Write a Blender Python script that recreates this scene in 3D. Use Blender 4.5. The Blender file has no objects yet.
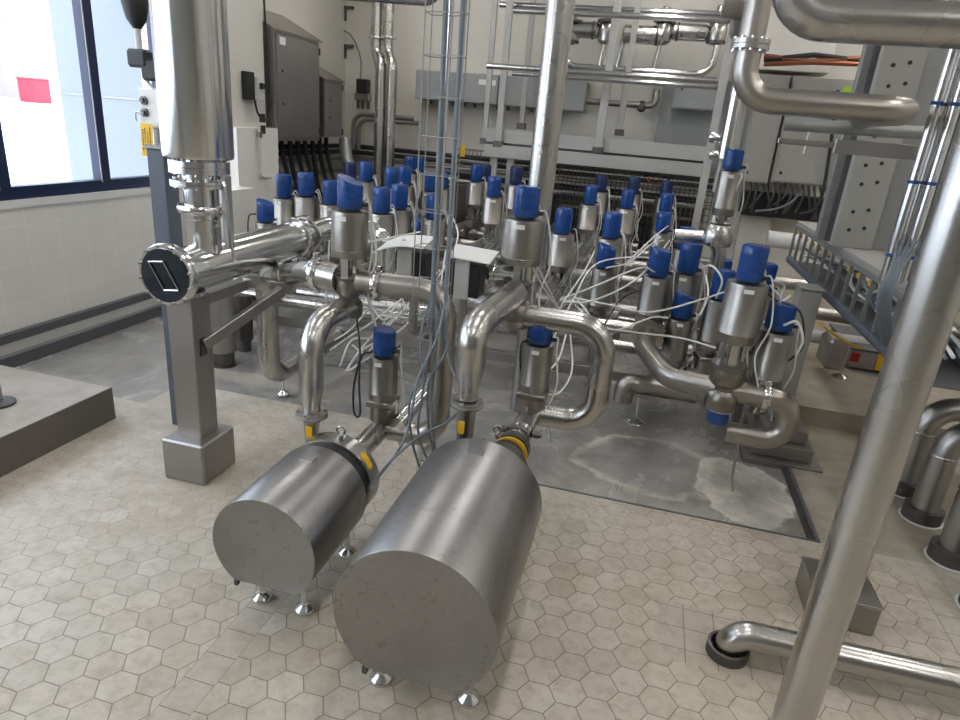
import bpy, bmesh, math, random
from mathutils import Vector, Matrix
random.seed(7)
C = bpy.context.scene
COL = C.collection
PI = math.pi
# ------------------------------------------------------------------ camera solve
F = 645.0; H = 2.0
def _n(v): return v.normalized()
Yc = _n(Vector((180., 222., -F)))
Xc = -_n(Vector((-2880., 482., -F))); Xc = _n(Xc - Yc * Xc.dot(Yc)); Zc = Xc.cross(Yc)
R3 = Matrix((Xc, Yc, Zc))
def at(px, py, X=None, Y=None, Z=None):
    d = R3 @ Vector((px - 480, 360 - py, -F))
    if Z is not None: t = (Z - H) / d.z
    elif Y is not None: t = Y / d.y
    else: t = X / d.x
    return d * t + Vector((0, 0, H))
cam = bpy.data.cameras.new('camera'); co = bpy.data.objects.new('camera', cam); COL.objects.link(co)
cam.sensor_width = 36; cam.lens = F / 960 * 36; cam.clip_start = .05; cam.clip_end = 300
co.matrix_world = Matrix.Translation((0, 0, H)) @ R3.to_4x4()
C.camera = co
C.view_settings.view_transform = 'Standard'; C.view_settings.look = 'None'
C.view_settings.gamma = 1; C.view_settings.exposure = 0.5; C.view_settings.use_curve_mapping = False

# ------------------------------------------------------------------ materials
class NT:
    def __init__(s, name):
        s.m = bpy.data.materials.new(name); s.m.use_nodes = True; s.t = s.m.node_tree
        s.b = s.t.nodes['Principled BSDF']
    def n(s, typ, **k):
        o = s.t.nodes.new(typ)
        for a, v in k.items(): setattr(o, a, v)
        return o
    def l(s, a, b): s.t.links.new(a, b)
    def math(s, op, a, b=None, c=None, clamp=False):
        o = s.n('ShaderNodeMath', operation=op, use_clamp=clamp)
        for i, v in enumerate((a, b, c)):
            if v is None: continue
            if isinstance(v, (int, float)): o.inputs[i].default_value = v
            else: s.l(v, o.inputs[i])
        return o.outputs[0]
    def vm(s, op, a, b=None):
        o = s.n('ShaderNodeVectorMath', operation=op)
        for i, v in enumerate((a, b)):
            if v is None: continue
            if isinstance(v, (tuple, list)): o.inputs[i].default_value = v
            else: s.l(v, o.inputs[i])
        return o.outputs['Value'] if op in ('DOT_PRODUCT', 'LENGTH') else o.outputs[0]
    def noise(s, scale, vec=None, detail=3, rough=.5, dist=0):
        o = s.n('ShaderNodeTexNoise'); o.inputs['Scale'].default_value = scale
        o.inputs['Detail'].default_value = detail; o.inputs['Roughness'].default_value = rough
        o.inputs['Distortion'].default_value = dist
        if vec is not None: s.l(vec, o.inputs['Vector'])
        return o.outputs['Fac']
    def ramp(s, f, stops):
        o = s.n('ShaderNodeValToRGB'); e = o.color_ramp.elements
        while len(e) < len(stops): e.new(.5)
        for i, (p, c) in enumerate(stops):
            e[i].position = p; e[i].color = (*c, 1) if len(c) == 3 else c
        s.l(f, o.inputs[0]); return o.outputs[0]
    def mix(s, f, a, b, mode='MIX'):
        o = s.n('ShaderNodeMix', data_type='RGBA', blend_type=mode)
        for k, v in ((0, f), (6, a), (7, b)):
            if isinstance(v, (int, float)): o.inputs[k].default_value = v
            elif isinstance(v, (tuple, list)): o.inputs[k].default_value = (*v, 1)
            else: s.l(v, o.inputs[k])
        return o.outputs[2]
    def obj(s):
        return s.n('ShaderNodeTexCoord').outputs['Object']
    def scale(s, vec, sc):
        o = s.n('ShaderNodeMapping'); o.inputs['Scale'].default_value = sc; s.l(vec, o.inputs[0]); return o.outputs[0]
    def bump(s, h, strength=.3, dist=.01):
        o = s.n('ShaderNodeBump'); o.inputs['Strength'].default_value = strength; o.inputs['Distance'].default_value = dist
        s.l(h, o.inputs['Height']); s.l(o.outputs[0], s.b.inputs['Normal'])
def G(r, g, b):   # srgb 0-255 to linear
    f = lambda c: (c / 255 / 12.92) if c / 255 <= .04045 else ((c / 255 + .055) / 1.055) ** 2.4
    return (f(r), f(g), f(b))
def metal(name, col, rough, var=.1, stretch=(1, 1, 1), bump=.02, dirt=.12, met=1.0):
    m = NT(name); v = m.obj()
    n1 = m.noise(4, m.scale(v, stretch), 2, .45)
    n2 = m.noise(2.2, v, 2, .45)
    c = m.mix(n2, col, tuple(x * (1 - dirt * 2) for x in col))
    m.l(c, m.b.inputs['Base Color']); m.b.inputs['Metallic'].default_value = met
    m.l(m.math('MULTIPLY_ADD', n1, var * 2, rough - var), m.b.inputs['Roughness'])
    return m.m
def spotted(name, col, rough):
    m = NT(name); v = m.obj(); a = m.noise(3, v, 3, .5); b = m.noise(34, v, 3, .6); e = m.noise(2.0, m.vm('ADD', v, (3, 1, 7)), 4, .6)
    c = m.mix(m.ramp(a, [(.35, (0, 0, 0)), (.7, (1, 1, 1))]), col, tuple(x * .78 for x in col))
    sp = m.math('MULTIPLY', m.ramp(b, [(.56, (0, 0, 0)), (.70, (1, 1, 1))]), m.ramp(e, [(.42, (0, 0, 0)), (.62, (.7, .7, .7))]))
    m.l(m.mix(sp, c, (col[0] * .62, col[1] * .52, col[2] * .45)), m.b.inputs['Base Color']); m.b.inputs['Metallic'].default_value = 1
    m.l(m.math('MULTIPLY_ADD', a, .16, rough - .08), m.b.inputs['Roughness']); return m.m
def plain(name, col, rough=.5, met=0, var=.12, scale=8, bump=0):
    m = NT(name); v = m.obj(); n = m.noise(scale, v, 4, .6)
    m.l(m.mix(n, tuple(x * (1 - var) for x in col), tuple(min(1, x * (1 + var)) for x in col)), m.b.inputs['Base Color'])
    m.b.inputs['Roughness'].default_value = rough; m.b.inputs['Metallic'].default_value = met
    if bump: m.bump(n, bump, .01)
    return m.m
M = {}
M['steel'] = metal('brushed_steel', (.58, .565, .54), .27, .04, (1, 1, 1))
M['steel_bright'] = metal('polished_steel', (.74, .74, .735), .16, .03, (1, 1, 1), .01, .05)
M['steel_dull'] = metal('dull_steel', (.46, .445, .425), .38, .06)
M['steel_warm'] = metal('weathered_steel', (.50, .465, .425), .33, .05, dirt=.14)
M['actuator'] = metal('actuator_steel', (.36, .34, .315), .34, .05, (1, 1, .05), .015, .08)
M['shroud'] = spotted('shroud_steel', (.35, .34, .335), .37)
M['cast'] = metal('darkened_cast_steel', (.30, .275, .25), .33, .06, dirt=.12)
M['sheet'] = metal('sheet_steel', (.40, .385, .365), .46, .08, (1, 1, .2), .02, .12)
M['cabinet_steel'] = metal('cabinet_steel', (.43, .415, .41), .42, .10, (3, 3, .15), .01, .12)
M['galv'] = plain('galvanised_steel', G(150, 151, 150), .45, .55, .10, 14)
M['strut'] = plain('blue_grey_paint', G(88, 94, 106), .5, 0, .08)
M['gantry'] = plain('gantry_grey', G(176, 175, 172), .45, .15, .10, 10)
M['post_steel'] = metal('square_tube_steel', (.40, .385, .37), .40, .08)
M['tray'] = plain('tray_grey', G(98, 100, 104), .45, .3, .10)
M['dark_steel'] = metal('dark_cast_steel', (.17, .16, .155), .5, .1)
M['blue'] = plain('blue_plastic', G(24, 68, 134), .24, 0, .10, 6)
M['blue_dark'] = plain('dark_blue_plastic', G(24, 40, 84), .4, 0, .1, 6)
M['frame_blue'] = plain('navy_frame_paint', G(20, 36, 72), .4, 0, .08)
M['black'] = plain('black_rubber', (.015, .015, .016), .55, 0, .2)
M['white_hose'] = plain('white_hose', (.72, .72, .70), .4, 0, .06)
M['grey_hose'] = plain('grey_blue_hose', G(112, 120, 128), .45, 0, .08)
M['white'] = plain('white_paint', (.72, .72, .70), .5, 0, .05)
M['lightgrey'] = plain('light_grey_plastic', (.55, .55, .53), .45, 0, .05)
M['grey_cab'] = plain('grey_cabinet_paint', G(156, 159, 158), .5, 0, .06)
M['grey_mach'] = plain('grey_machine_paint', G(150, 148, 142), .55, 0, .08)
M['yellow'] = plain('yellow_plastic', G(226, 180, 30), .5, 0, .06)
M['red'] = plain('red_paint', G(170, 40, 40), .5, 0, .06)
M['green_lbl'] = plain('green_label', G(150, 190, 40), .5)
M['blue_tie'] = plain('blue_tie', G(20, 70, 130), .4)
M['copper'] = metal('copper_pipe', (.45, .18, .11), .4)
M['label'] = plain('white_label', (.8, .8, .78), .5, 0, .03, 40)
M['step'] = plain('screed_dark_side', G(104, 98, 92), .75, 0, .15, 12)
M['snow'] = plain('outdoor_snow', (.85, .87, .9), .9, 0, .04, 1)
M['facade'] = plain('outdoor_facade', G(156, 145, 140), .9, 0, .05, 1)
M['panelblue'] = plain('outdoor_panel', G(128, 136, 143), .6, 0, .08, 1.2)
M['containered'] = plain('red_container_paint', G(200, 60, 75), .7)
M['ceiling'] = plain('ceiling_paint', (.62, .62, .60), .8)

def hex_nodes(m, v, size):
    """regular hexagon cells with two edges along world X ; returns distance from the joint and a cell id vector"""
    s = m.n('ShaderNodeSeparateXYZ'); m.l(v, s.inputs[0])
    cb = m.n('ShaderNodeCombineXYZ'); m.l(s.outputs[1], cb.inputs[0]); m.l(s.outputs[0], cb.inputs[1])
    p = m.vm('ADD', m.vm('SCALE', cb.outputs[0]), (500, 500 * 1.7320508, 0))
    p.node.inputs[0].links[0].from_node.inputs['Scale'].default_value = 1 / size
    r = (1, 1.7320508, 1); h = (.5, .8660254, 0)
    a = m.vm('SUBTRACT', m.vm('MODULO', p, r), h)
    b = m.vm('SUBTRACT', m.vm('MODULO', m.vm('SUBTRACT', p, h), r), h)
    fl = m.math('LESS_THAN', m.vm('DOT_PRODUCT', a, a), m.vm('DOT_PRODUCT', b, b))
    mx = m.n('ShaderNodeMix', data_type='VECTOR'); m.l(fl, mx.inputs[0]); m.l(b, mx.inputs[4]); m.l(a, mx.inputs[5])
    g = mx.outputs[1]; ag = m.vm('ABSOLUTE', g)
    sx = m.n('ShaderNodeSeparateXYZ'); m.l(ag, sx.inputs[0])
    d = m.math('MAXIMUM', m.vm('DOT_PRODUCT', ag, (.5, .8660254, 0)), sx.outputs[0])
    return m.math('SUBTRACT', .5, d), m.vm('SUBTRACT', p, g)
def mat_floor():
    m = NT('hexagon_floor_tiles'); v = m.obj()
    wob = m.n('ShaderNodeTexNoise'); wob.inputs['Scale'].default_value = 7; m.l(v, wob.inputs['Vector'])
    vv = m.vm('ADD', v, m.vm('SCALE', m.vm('SUBTRACT', wob.outputs['Color'], (.5, .5, .5))))
    vv.node.inputs[1].links[0].from_node.inputs['Scale'].default_value = .012
    d, idv = hex_nodes(m, vv, .129)
    sep = m.n('ShaderNodeSeparateXYZ'); m.l(v, sep.inputs[0]); X, Y = sep.outputs[0], sep.outputs[1]
    # plain rectangular tiles: strip running with Y, plus a patch round the floor pipe
    def inside(lo, hi, c): return m.math('MULTIPLY', m.math('GREATER_THAN', c, lo), m.math('LESS_THAN', c, hi))
    strip = inside(-1.375, -1.245, X)
    patch = m.math('MULTIPLY', inside(.333, .86, X), inside(2.235, 2.6, Y))
    rightb = m.math('GREATER_THAN', X, 1.60)
    rect = m.math('MAXIMUM', m.math('MAXIMUM', strip, patch), rightb)
    def cell(c, size, off=0):
        f = m.math('FRACT', m.math('DIVIDE', m.math('ADD', c, 100 + off), size))
        return m.math('MULTIPLY', m.math('SUBTRACT', .5, m.math('ABSOLUTE', m.math('SUBTRACT', f, .5))), size)
    dr = m.math('MINIMUM', cell(X, .13, 1.375 - 100 + 130), cell(Y, .13, .0))
    j1 = m.math('LESS_THAN', m.math('MULTIPLY', d, .129), .0022)
    j2 = m.math('LESS_THAN', dr, .0022)
    joint = m.mix(rect, j1, j2)
    wn = m.n('ShaderNodeTexWhiteNoise'); m.l(idv, wn.inputs['Vector'])
    big = m.noise(.9, v, 5, .62, .5); mid = m.noise(4.5, v, 6, .7); fine = m.noise(55, v, 3, .7)
    base = m.ramp(wn.outputs['Value'], [(0, G(174, 164, 147)), (.5, G(184, 175, 158)), (1, G(194, 186, 171))])
    base = m.mix(rect, base, G(178, 170, 157))
    base = m.mix(m.ramp(mid, [(.35, (0, 0, 0)), (.8, (.55, .55, .55))]), base, G(160, 148, 130))
    base = m.mix(m.ramp(big, [(.42, (0, 0, 0)), (.62, (.6, .6, .6))]), base, G(196, 190, 179))
    # worn screed smears that hide the joints (left of the pumps and by the pit edge)
    smear = m.ramp(m.math('ADD', m.noise(2.2, v, 6, .7, .3), m.math('MULTIPLY', m.math('SUBTRACT', Y, 2.9), .22)), [(.52, (0, 0, 0)), (.66, (1, 1, 1))])
    jm = m.math('MULTIPLY', joint, m.math('SUBTRACT', 1.0, m.math('MULTIPLY', smear, .75)))
    col = m.mix(m.math('MULTIPLY', smear, .45), base, G(176, 169, 158))
    gr = m.noise(16, v, 6, .72, .2)
    col = m.mix(m.ramp(gr, [(.46, (0, 0, 0)), (.74, (.75, .75, .75))]), col, G(150, 137, 117))
    lft = m.math('MULTIPLY', m.ramp(m.math('SUBTRACT', -1.3, X), [(.0, (0, 0, 0)), (.9, (1, 1, 1))]), m.ramp(m.math('SUBTRACT', Y, 1.5), [(.0, (0, 0, 0)), (.8, (1, 1, 1))]))
    lft = m.math('MULTIPLY', lft, m.ramp(m.noise(3.1, v, 5, .7, .4), [(.36, (.25, .25, .25)), (.56, (1, 1, 1))]))
    jm = m.math('MULTIPLY', jm, m.math('SUBTRACT', 1.0, m.math('MULTIPLY', lft, .85)))
    col = m.mix(m.math('MULTIPLY', lft, .55), col, m.mix(m.ramp(m.noise(9, v, 6, .75), [(.4, (0, 0, 0)), (.65, (1, 1, 1))]), G(186, 177, 162), G(148, 138, 124)))
    rn = m.noise(1.7, m.vm('ADD', v, (4, 9, 0)), 5, .7)
    col = m.mix(m.ramp(rn, [(.56, (0, 0, 0)), (.72, (.5, .5, .5))]), col, G(152, 134, 108))
    col = m.mix(m.math('MULTIPLY', jm, .8), col, G(112, 98, 82))
    m.l(col, m.b.inputs['Base Color'])
    m.l(m.math('MULTIPLY_ADD', mid, .35, .28), m.b.inputs['Roughness'])
    m.bump(m.math('MULTIPLY_ADD', joint, -1.0, m.math('MULTIPLY', fine, .3)), .35, .003)
    return m.m
def mat_screed(name, ca, cb, cc, rl=.25):
    m = NT(name); v = m.obj()
    a = m.noise(1.3, v, 6, .65, .8); b = m.noise(5, v, 6, .7, .3)
    col = m.mix(m.ramp(a, [(.30, (0, 0, 0)), (.72, (1, 1, 1))]), ca, cb)
    col = m.mix(m.ramp(b, [(.42, (0, 0, 0)), (.80, (.8, .8, .8))]), col, cc)
    return m, v, a, b, col, rl
def mat_pit():
    m, v, a, b, col, rl = mat_screed('wet_screed', G(112, 110, 108), G(154, 152, 149), G(166, 159, 150))
    def blob(cx, cy, rx, ry, r0=.6, r1=1.0, off=0):
        s = m.n('ShaderNodeMapping'); s.inputs['Location'].default_value = (-cx / rx, -cy / ry, 0); s.inputs['Scale'].default_value = (1 / rx, 1 / ry, 0)
        nn = m.n('ShaderNodeTexNoise'); nn.inputs['Scale'].default_value = 3.5; nn.inputs['Detail'].default_value = 5; m.l(v, nn.inputs['Vector'])
        dd = m.vm('ADD', v, m.vm('SCALE', m.vm('SUBTRACT', nn.outputs['Color'], (.5, .5, .5))))
        dd.node.inputs[1].links[0].from_node.inputs['Scale'].default_value = .32
        m.l(dd, s.inputs[0]); return m.vm('LENGTH', s.outputs[0])
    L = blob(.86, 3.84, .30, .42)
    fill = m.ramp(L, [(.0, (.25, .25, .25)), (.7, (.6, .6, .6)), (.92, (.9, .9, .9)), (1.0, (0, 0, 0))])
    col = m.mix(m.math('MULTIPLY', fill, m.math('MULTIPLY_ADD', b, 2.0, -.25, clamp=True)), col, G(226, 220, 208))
    L2 = blob(.28, 3.95, .50, .40)
    ring = m.ramp(L2, [(.80, (0, 0, 0)), (.92, (.8, .8, .8)), (1.0, (0, 0, 0))])
    col = m.mix(m.math('MULTIPLY', ring, m.math('MULTIPLY_ADD', b, 2.2, -.55, clamp=True)), col, G(212, 203, 186))
    sep = m.n('ShaderNodeSeparateXYZ'); m.l(v, sep.inputs[0])
    edge = m.ramp(m.math('ADD', sep.outputs[1], m.math('MULTIPLY', b, .35)), [(0, (1, 1, 1)), (1, (1, 1, 1))])
    near = m.ramp(m.math('SUBTRACT', m.math('ADD', sep.outputs[1], m.math('MULTIPLY', m.noise(6, v, 5, .7), -.6)), 2.8), [(.12, (1, 1, 1)), (.52, (0, 0, 0))])
    col = m.mix(m.math('MULTIPLY', near, .75), col, G(188, 181, 168))
    L3 = blob(-2.9, 4.1, 1.0, .14)
    col = m.mix(m.ramp(L3, [(.5, (.6, .6, .6)), (1, (0, 0, 0))]), col, G(176, 168, 154))
    m.l(col, m.b.inputs['Base Color'])
    m.l(m.ramp(a, [(.3, (.10, .10, .10)), (.7, (.36, .36, .36))]), m.b.inputs['Roughness'])
    m.bump(b, .25, .006)
    return m.m
def mat_simple_screed(name, *cols):
    m, v, a, b, col, rl = mat_screed(name, *cols)
    m.l(col, m.b.inputs['Base Color']); m.l(m.math('MULTIPLY_ADD', b, .3, .4), m.b.inputs['Roughness']); m.bump(b, .2, .004)
    return m.m
def mat_walltile(name, plane, c1, c2, grout):
    m = NT(name); v = m.obj(); s = m.n('ShaderNodeSeparateXYZ'); m.l(v, s.inputs[0])
    c = m.n('ShaderNodeCombineXYZ'); m.l(s.outputs[1 if plane == 'X' else 0], c.inputs[0]); m.l(s.outputs[2], c.inputs[1])
    b = m.n('ShaderNodeTexBrick'); m.l(c.outputs[0], b.inputs['Vector']); b.offset = 0
    b.inputs['Scale'].default_value = 1; b.inputs['Brick Width'].default_value = .30; b.inputs['Row Height'].default_value = .31
    b.inputs['Mortar Size'].default_value = .004; b.inputs['Mortar Smooth'].default_value = .2
    b.inputs['Color1'].default_value = (*c1, 1); b.inputs['Color2'].default_value = (*c2, 1); b.inputs['Mortar'].default_value = (*grout, 1)
    n = m.noise(1.5, v, 5, .6)
    m.l(m.mix(m.ramp(n, [(.4, (0, 0, 0)), (.8, (.4, .4, .4))]), b.outputs['Color'], tuple(x * .8 for x in c1)), m.b.inputs['Base Color'])
    m.b.inputs['Roughness'].default_value = .35
    m.bump(b.outputs['Fac'], -.3, .004)
    return m.m
M['floor'] = mat_floor(); M['pit'] = mat_pit()
M['screed'] = mat_simple_screed('pale_screed', G(150, 142, 128), G(170, 163, 150), G(134, 120, 100))
M['screed_top'] = mat_simple_screed('platform_tiles', G(150, 142, 132), G(164, 156, 146), G(134, 122, 108))
M['walltile'] = mat_walltile('pale_wall_tiles', 'X', G(228, 226, 219), G(225, 223, 216), G(236, 235, 230))
M['plaster'] = plain('pale_plaster', G(205, 202, 194), .7, 0, .05, 2)
M['backwall'] = plain('stained_back_wall', G(222, 218, 209), .6, 0, .10, 1.2)
m = NT('window_glass'); m.b.inputs['Transmission Weight'].default_value = 1; m.b.inputs['Roughness'].default_value = 0; m.b.inputs['IOR'].default_value = 1.02
m.b.inputs['Base Color'].default_value = (.97, .985, 1, 1); M['glass'] = m.m
m = NT('added_lamp_diffuser'); m.b.inputs['Emission Color'].default_value = (1, .975, .945, 1); m.b.inputs['Emission Strength'].default_value = 14.5; M['lamp'] = m.m
m = NT('sight_glass'); m.b.inputs['Base Color'].default_value = (.01, .018, .03, 1); m.b.inputs['Roughness'].default_value = .06; m.b.inputs['IOR'].default_value = 1.6; M['sight'] = m.m

# ------------------------------------------------------------------ mesh helpers
def finish(bm, name, mat, parent=None, smooth=True, angle=40):
    me = bpy.data.meshes.new(name)
    bmesh.ops.remove_doubles(bm, verts=bm.verts, dist=1e-5)
    bmesh.ops.recalc_face_normals(bm, faces=bm.faces)
    if smooth:
        for f in bm.faces: f.smooth = True
        ca = math.radians(angle)
        for e in bm.edges:
            if len(e.link_faces) == 2 and e.calc_face_angle(0) > ca: e.smooth = False
    bm.to_mesh(me); bm.free()
    me.materials.append(M[mat] if isinstance(mat, str) else mat)
    o = bpy.data.objects.new(name, me); COL.objects.link(o)
    if parent is not None: o.parent = parent
    return o
def tag(o, label, cat, group=None):
    o['label'] = label; o['category'] = cat
    if group: o['group'] = group
    return o
def thing(name, label, cat, loc=(0, 0, 0), rotz=0, group=None):
    o = bpy.data.objects.new(name, None); COL.objects.link(o); o.empty_display_size = .1
    o.location = loc; o.rotation_euler = (0, 0, rotz)
    return tag(o, label, cat, group)
def struct(o): o['kind'] = 'structure'; return o
def box(bm, x0, x1, y0, y1, z0, z1, bev=0, mtx=None):
    vs = [bm.verts.new((x, y, z)) for x in (x0, x1) for y in (y0, y1) for z in (z0, z1)]
    fs = [(0, 1, 3, 2), (4, 6, 7, 5), (0, 4, 5, 1), (2, 3, 7, 6), (0, 2, 6, 4), (1, 5, 7, 3)]
    nf = [bm.faces.new([vs[i] for i in f]) for f in fs]
    if bev:
        es = list({e for f in nf for e in f.edges})
        r = bmesh.ops.bevel(bm, geom=es, offset=bev, segments=1, affect='EDGES')
        vs = list({v for f in r['faces'] for v in f.verts} | {v for v in vs if v.is_valid})
    if mtx is not None:
        for v in vs: v.co = mtx @ v.co
    return vs
def B(name, mat, x0, x1, y0, y1, z0, z1, parent=None, bev=.003, mtx=None):
    bm = bmesh.new(); box(bm, x0, x1, y0, y1, z0, z1, bev, mtx); return finish(bm, name, mat, parent, True, 20)
def frame_from(d):
    d = d.normalized(); up = Vector((0, 0, 1)) if abs(d.z) < .95 else Vector((1, 0, 0))
    a = d.cross(up).normalized(); b = a.cross(d).normalized(); return a, b
def sweep(bm, pts, r, seg=16, cap=True, closed=False):
    """round tube through pts (Vectors) with parallel transport; r number or list"""
    n = len(pts); rs = r if isinstance(r, (list, tuple)) else [r] * n
    rings = []; a = None
    for i, p in enumerate(pts):
        if i == 0: t = pts[1] - pts[0]
        elif i == n - 1: t = pts[-1] - pts[-2]
        else: t = (pts[i + 1] - p).normalized() + (p - pts[i - 1]).normalized()
        t = t.normalized()
        if a is None: a, _ = frame_from(t)
        a = (a - t * a.dot(t)).normalized(); b = t.cross(a)
        rings.append([bm.verts.new(p + (a * math.cos(2 * PI * k / seg) + b * math.sin(2 * PI * k / seg)) * rs[i]) for k in range(seg)])
    for i in range(n - 1):
        for k in range(seg):
            bm.faces.new((rings[i][k], rings[i][(k + 1) % seg], rings[i + 1][(k + 1) % seg], rings[i + 1][k]))
    if cap:
        bm.faces.new(rings[0]); bm.faces.new(rings[-1])
def fillet(pts, rad, seg=9):
    """polyline with rounded corners"""
    pts = [Vector(p) for p in pts]; out = [pts[0]]
    for i in range(1, len(pts) - 1):
        p, q, s = pts[i - 1], pts[i], pts[i + 1]
        u = (p - q); v = (s - q); lu, lv = u.length, v.length; u.normalize(); v.normalize()
        ang = u.angle(v)
        if ang > PI - .02: continue
        rr = rad[i - 1] if isinstance(rad, (list, tuple)) else rad
        d = min(rr / math.tan(ang / 2), lu * .499, lv * .499); rr = d * math.tan(ang / 2)
        c = q + (u + v).normalized() * (rr / math.sin(ang / 2))
        a0 = (q + u * d) - c; a1 = (q + v * d) - c; tot = a0.angle(a1); ax = a0.cross(a1).normalized()
        for k in range(seg + 1): out.append(c + Matrix.Rotation(tot * k / seg, 3, ax) @ a0)
    out.append(pts[-1]); return out
def smoothline(pts, n=7):
    pts = [Vector(p) for p in pts]
    P = [pts[0] * 2 - pts[1]] + pts + [pts[-1] * 2 - pts[-2]]; out = []
    for i in range(1, len(P) - 2):
        for k in range(n):
            t = k / n
            out.append(.5 * ((2 * P[i]) + (-P[i - 1] + P[i + 1]) * t + (2 * P[i - 1] - 5 * P[i] + 4 * P[i + 1] - P[i + 2]) * t * t + (-P[i - 1] + 3 * P[i] - 3 * P[i + 1] + P[i + 2]) * t ** 3))
    out.append(pts[-1]); return out
def lathe(bm, prof, origin=(0, 0, 0), axis=(0, 0, 1), seg=28):
    """prof = [(r, h)...] along axis; closed at the ends when r>0"""
    o = Vector(origin); ax = Vector(axis).normalized(); a, b = frame_from(ax); rings = []
    for r, h in prof:
        c = o + ax * h
        if r < 1e-5: rings.append([bm.verts.new(c)])
        else: rings.append([bm.verts.new(c + (a * math.cos(2 * PI * k / seg) + b * math.sin(2 * PI * k / seg)) * r) for k in range(seg)])
    for i in range(len(rings) - 1):
        A, D = rings[i], rings[i + 1]
        for k in range(seg):
            k2 = (k + 1) % seg
            if len(A) == 1 and len(D) > 1: bm.faces.new((A[0], D[k], D[k2]))
            elif len(D) == 1 and len(A) > 1: bm.faces.new((A[k], A[k2], D[0]))
            elif len(A) > 1: bm.faces.new((A[k], A[k2], D[k2], D[k]))
    if len(rings[0]) > 1: bm.faces.new(rings[0])
    if len(rings[-1]) > 1: bm.faces.new(rings[-1])
def L(name, mat, prof, origin, axis=(0, 0, 1), parent=None, seg=28):
    bm = bmesh.new(); lathe(bm, prof, origin, axis, seg); return finish(bm, name, mat, parent)
def T(name, mat, pts, r, parent=None, bend=.1, seg=20):
    bm = bmesh.new(); sweep(bm, fillet(pts, bend), r, seg); return finish(bm, name, mat, parent)
def hose(name, mat, pts, r, parent=None, seg=7, n=7):
    bm = bmesh.new(); sweep(bm, smoothline(pts, n), r, seg); return finish(bm, name, mat, parent)
def clamp(p, d, r, parent, mat='steel_bright'):
    """hygienic tri-clamp ring with hinge block and wing nut, centred at p, axis d"""
    p = Vector(p); d = Vector(d).normalized(); bm = bmesh.new()
    lathe(bm, [(r * 1.02, -.022), (r * 1.18, -.020), (r * 1.24, -.008), (r * 1.24, .008), (r * 1.18, .020), (r * 1.02, .022)], p, d, 24)
    a, b = frame_from(d)
    for s, w in ((1, .018), (-1, .012)):
        c = p + b * s * r * 1.32
        mt = Matrix((a, d, b)).transposed().to_4x4(); mt.translation = c
        box(bm, -w, w, -.014, .014, -w, w, .002, mt)
    sweep(bm, [p + b * r * 1.32 - a * .03, p + b * r * 1.32 + a * .04], .006, 8)
    return finish(bm, 'clamp', mat, parent)
def flange(p, d, r, parent, bolts=8, th=.018, mat='steel', name='flange'):
    p = Vector(p); d = Vector(d).normalized(); bm = bmesh.new()
    lathe(bm, [(r, -th), (r, -.002), (r * .97, 0), (r, .002), (r, th)], p, d, 32)
    a, b = frame_from(d)
    for k in range(bolts):
        q = p + (a * math.cos(2 * PI * k / bolts) + b * math.sin(2 * PI * k / bolts)) * r * .84
        lathe(bm, [(.009, -th - .009), (.009, th + .009)], q, d, 6)
    return finish(bm, name, mat, parent)
def foot_cup(x, y, ztop, parent, r=.042, name='foot', z0=0):
    bm = bmesh.new()
    lathe(bm, [(r, 0), (r, .006), (r * .9, .014), (r * .45, .028), (.016, .036), (.013, .05), (.013, ztop - z0)], (x, y, z0), (0, 0, 1), 20)
    return finish(bm, name, 'steel_bright', parent)
def pipe(label, pts, r, bend=None, mat='steel', clamps=(), flanges=(), name='steel_pipe', cat='pipe', group=None, seg=24):
    o = T(name, mat, pts, r, None, bend if bend is not None else r * 1.6, seg); tag(o, label, cat, group)
    for p, d in clamps: clamp(p, d, r, o)
    for p, d in flanges: flange(p, d, r * 1.45, o)
    return o
def clone(src, loc=None, rotz=None):
    r = src.copy(); COL.objects.link(r)
    for ch in list(src.children):
        c = ch.copy(); COL.objects.link(c); c.parent = r
        for g in ch.children:
            d = g.copy(); COL.objects.link(d); d.parent = c
    if loc is not None: r.location = loc
    if rotz is not None: r.rotation_euler = (0, 0, rotz)
    return r

# ------------------------------------------------------------------ the room
XL, XR, YB, YF, ZC = -4.86, 7.0, 10.0, -5.0, 4.7
def S(name, mat, *a, **k): return struct(B(name, mat, *a, **dict(dict(bev=0), **k)))
S('floor', 'floor', XL, XR, YF, 3.39, -.12, 0)
S('floor', 'pit', XL, 1.19, 3.39, YB, -.12, -.02)
S('floor', 'screed', 1.19, XR, 3.39, 5.08, -.12, 0)
S('floor', 'floor', -3.145, -1.15, 3.39, 3.80, -.12, 0)
S('trim_1', 'tray', -1.14, 1.20, 3.38, 3.395, -.05, .004)
S('trim_2', 'tray', 1.178, 1.20, 3.395, 5.08, -.05, .006)
S('trim_3', 'dark_steel', 1.145, 1.178, 3.395, 4.6, -.05, -.008)
S('floor', 'screed', 1.25, XR, 5.08, YB, -.02, .15)                         # raised floor at the back right
S('floor', 'screed_top', XL, -3.145, YF, 3.13, 0, .22)
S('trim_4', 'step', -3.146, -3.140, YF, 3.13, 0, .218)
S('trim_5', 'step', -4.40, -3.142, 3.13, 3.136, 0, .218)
# channel along the left wall
S('baseboard_left', 'tray', XL, -4.80, 3.14, 9.9, 0, .10)
S('trim_6', 'grey_mach', -4.80, -4.50, 3.14, 9.9, -.02, .03)
S('trim_7', 'tray', -4.50, -4.44, 3.14, 9.9, -.02, .075)
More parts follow.
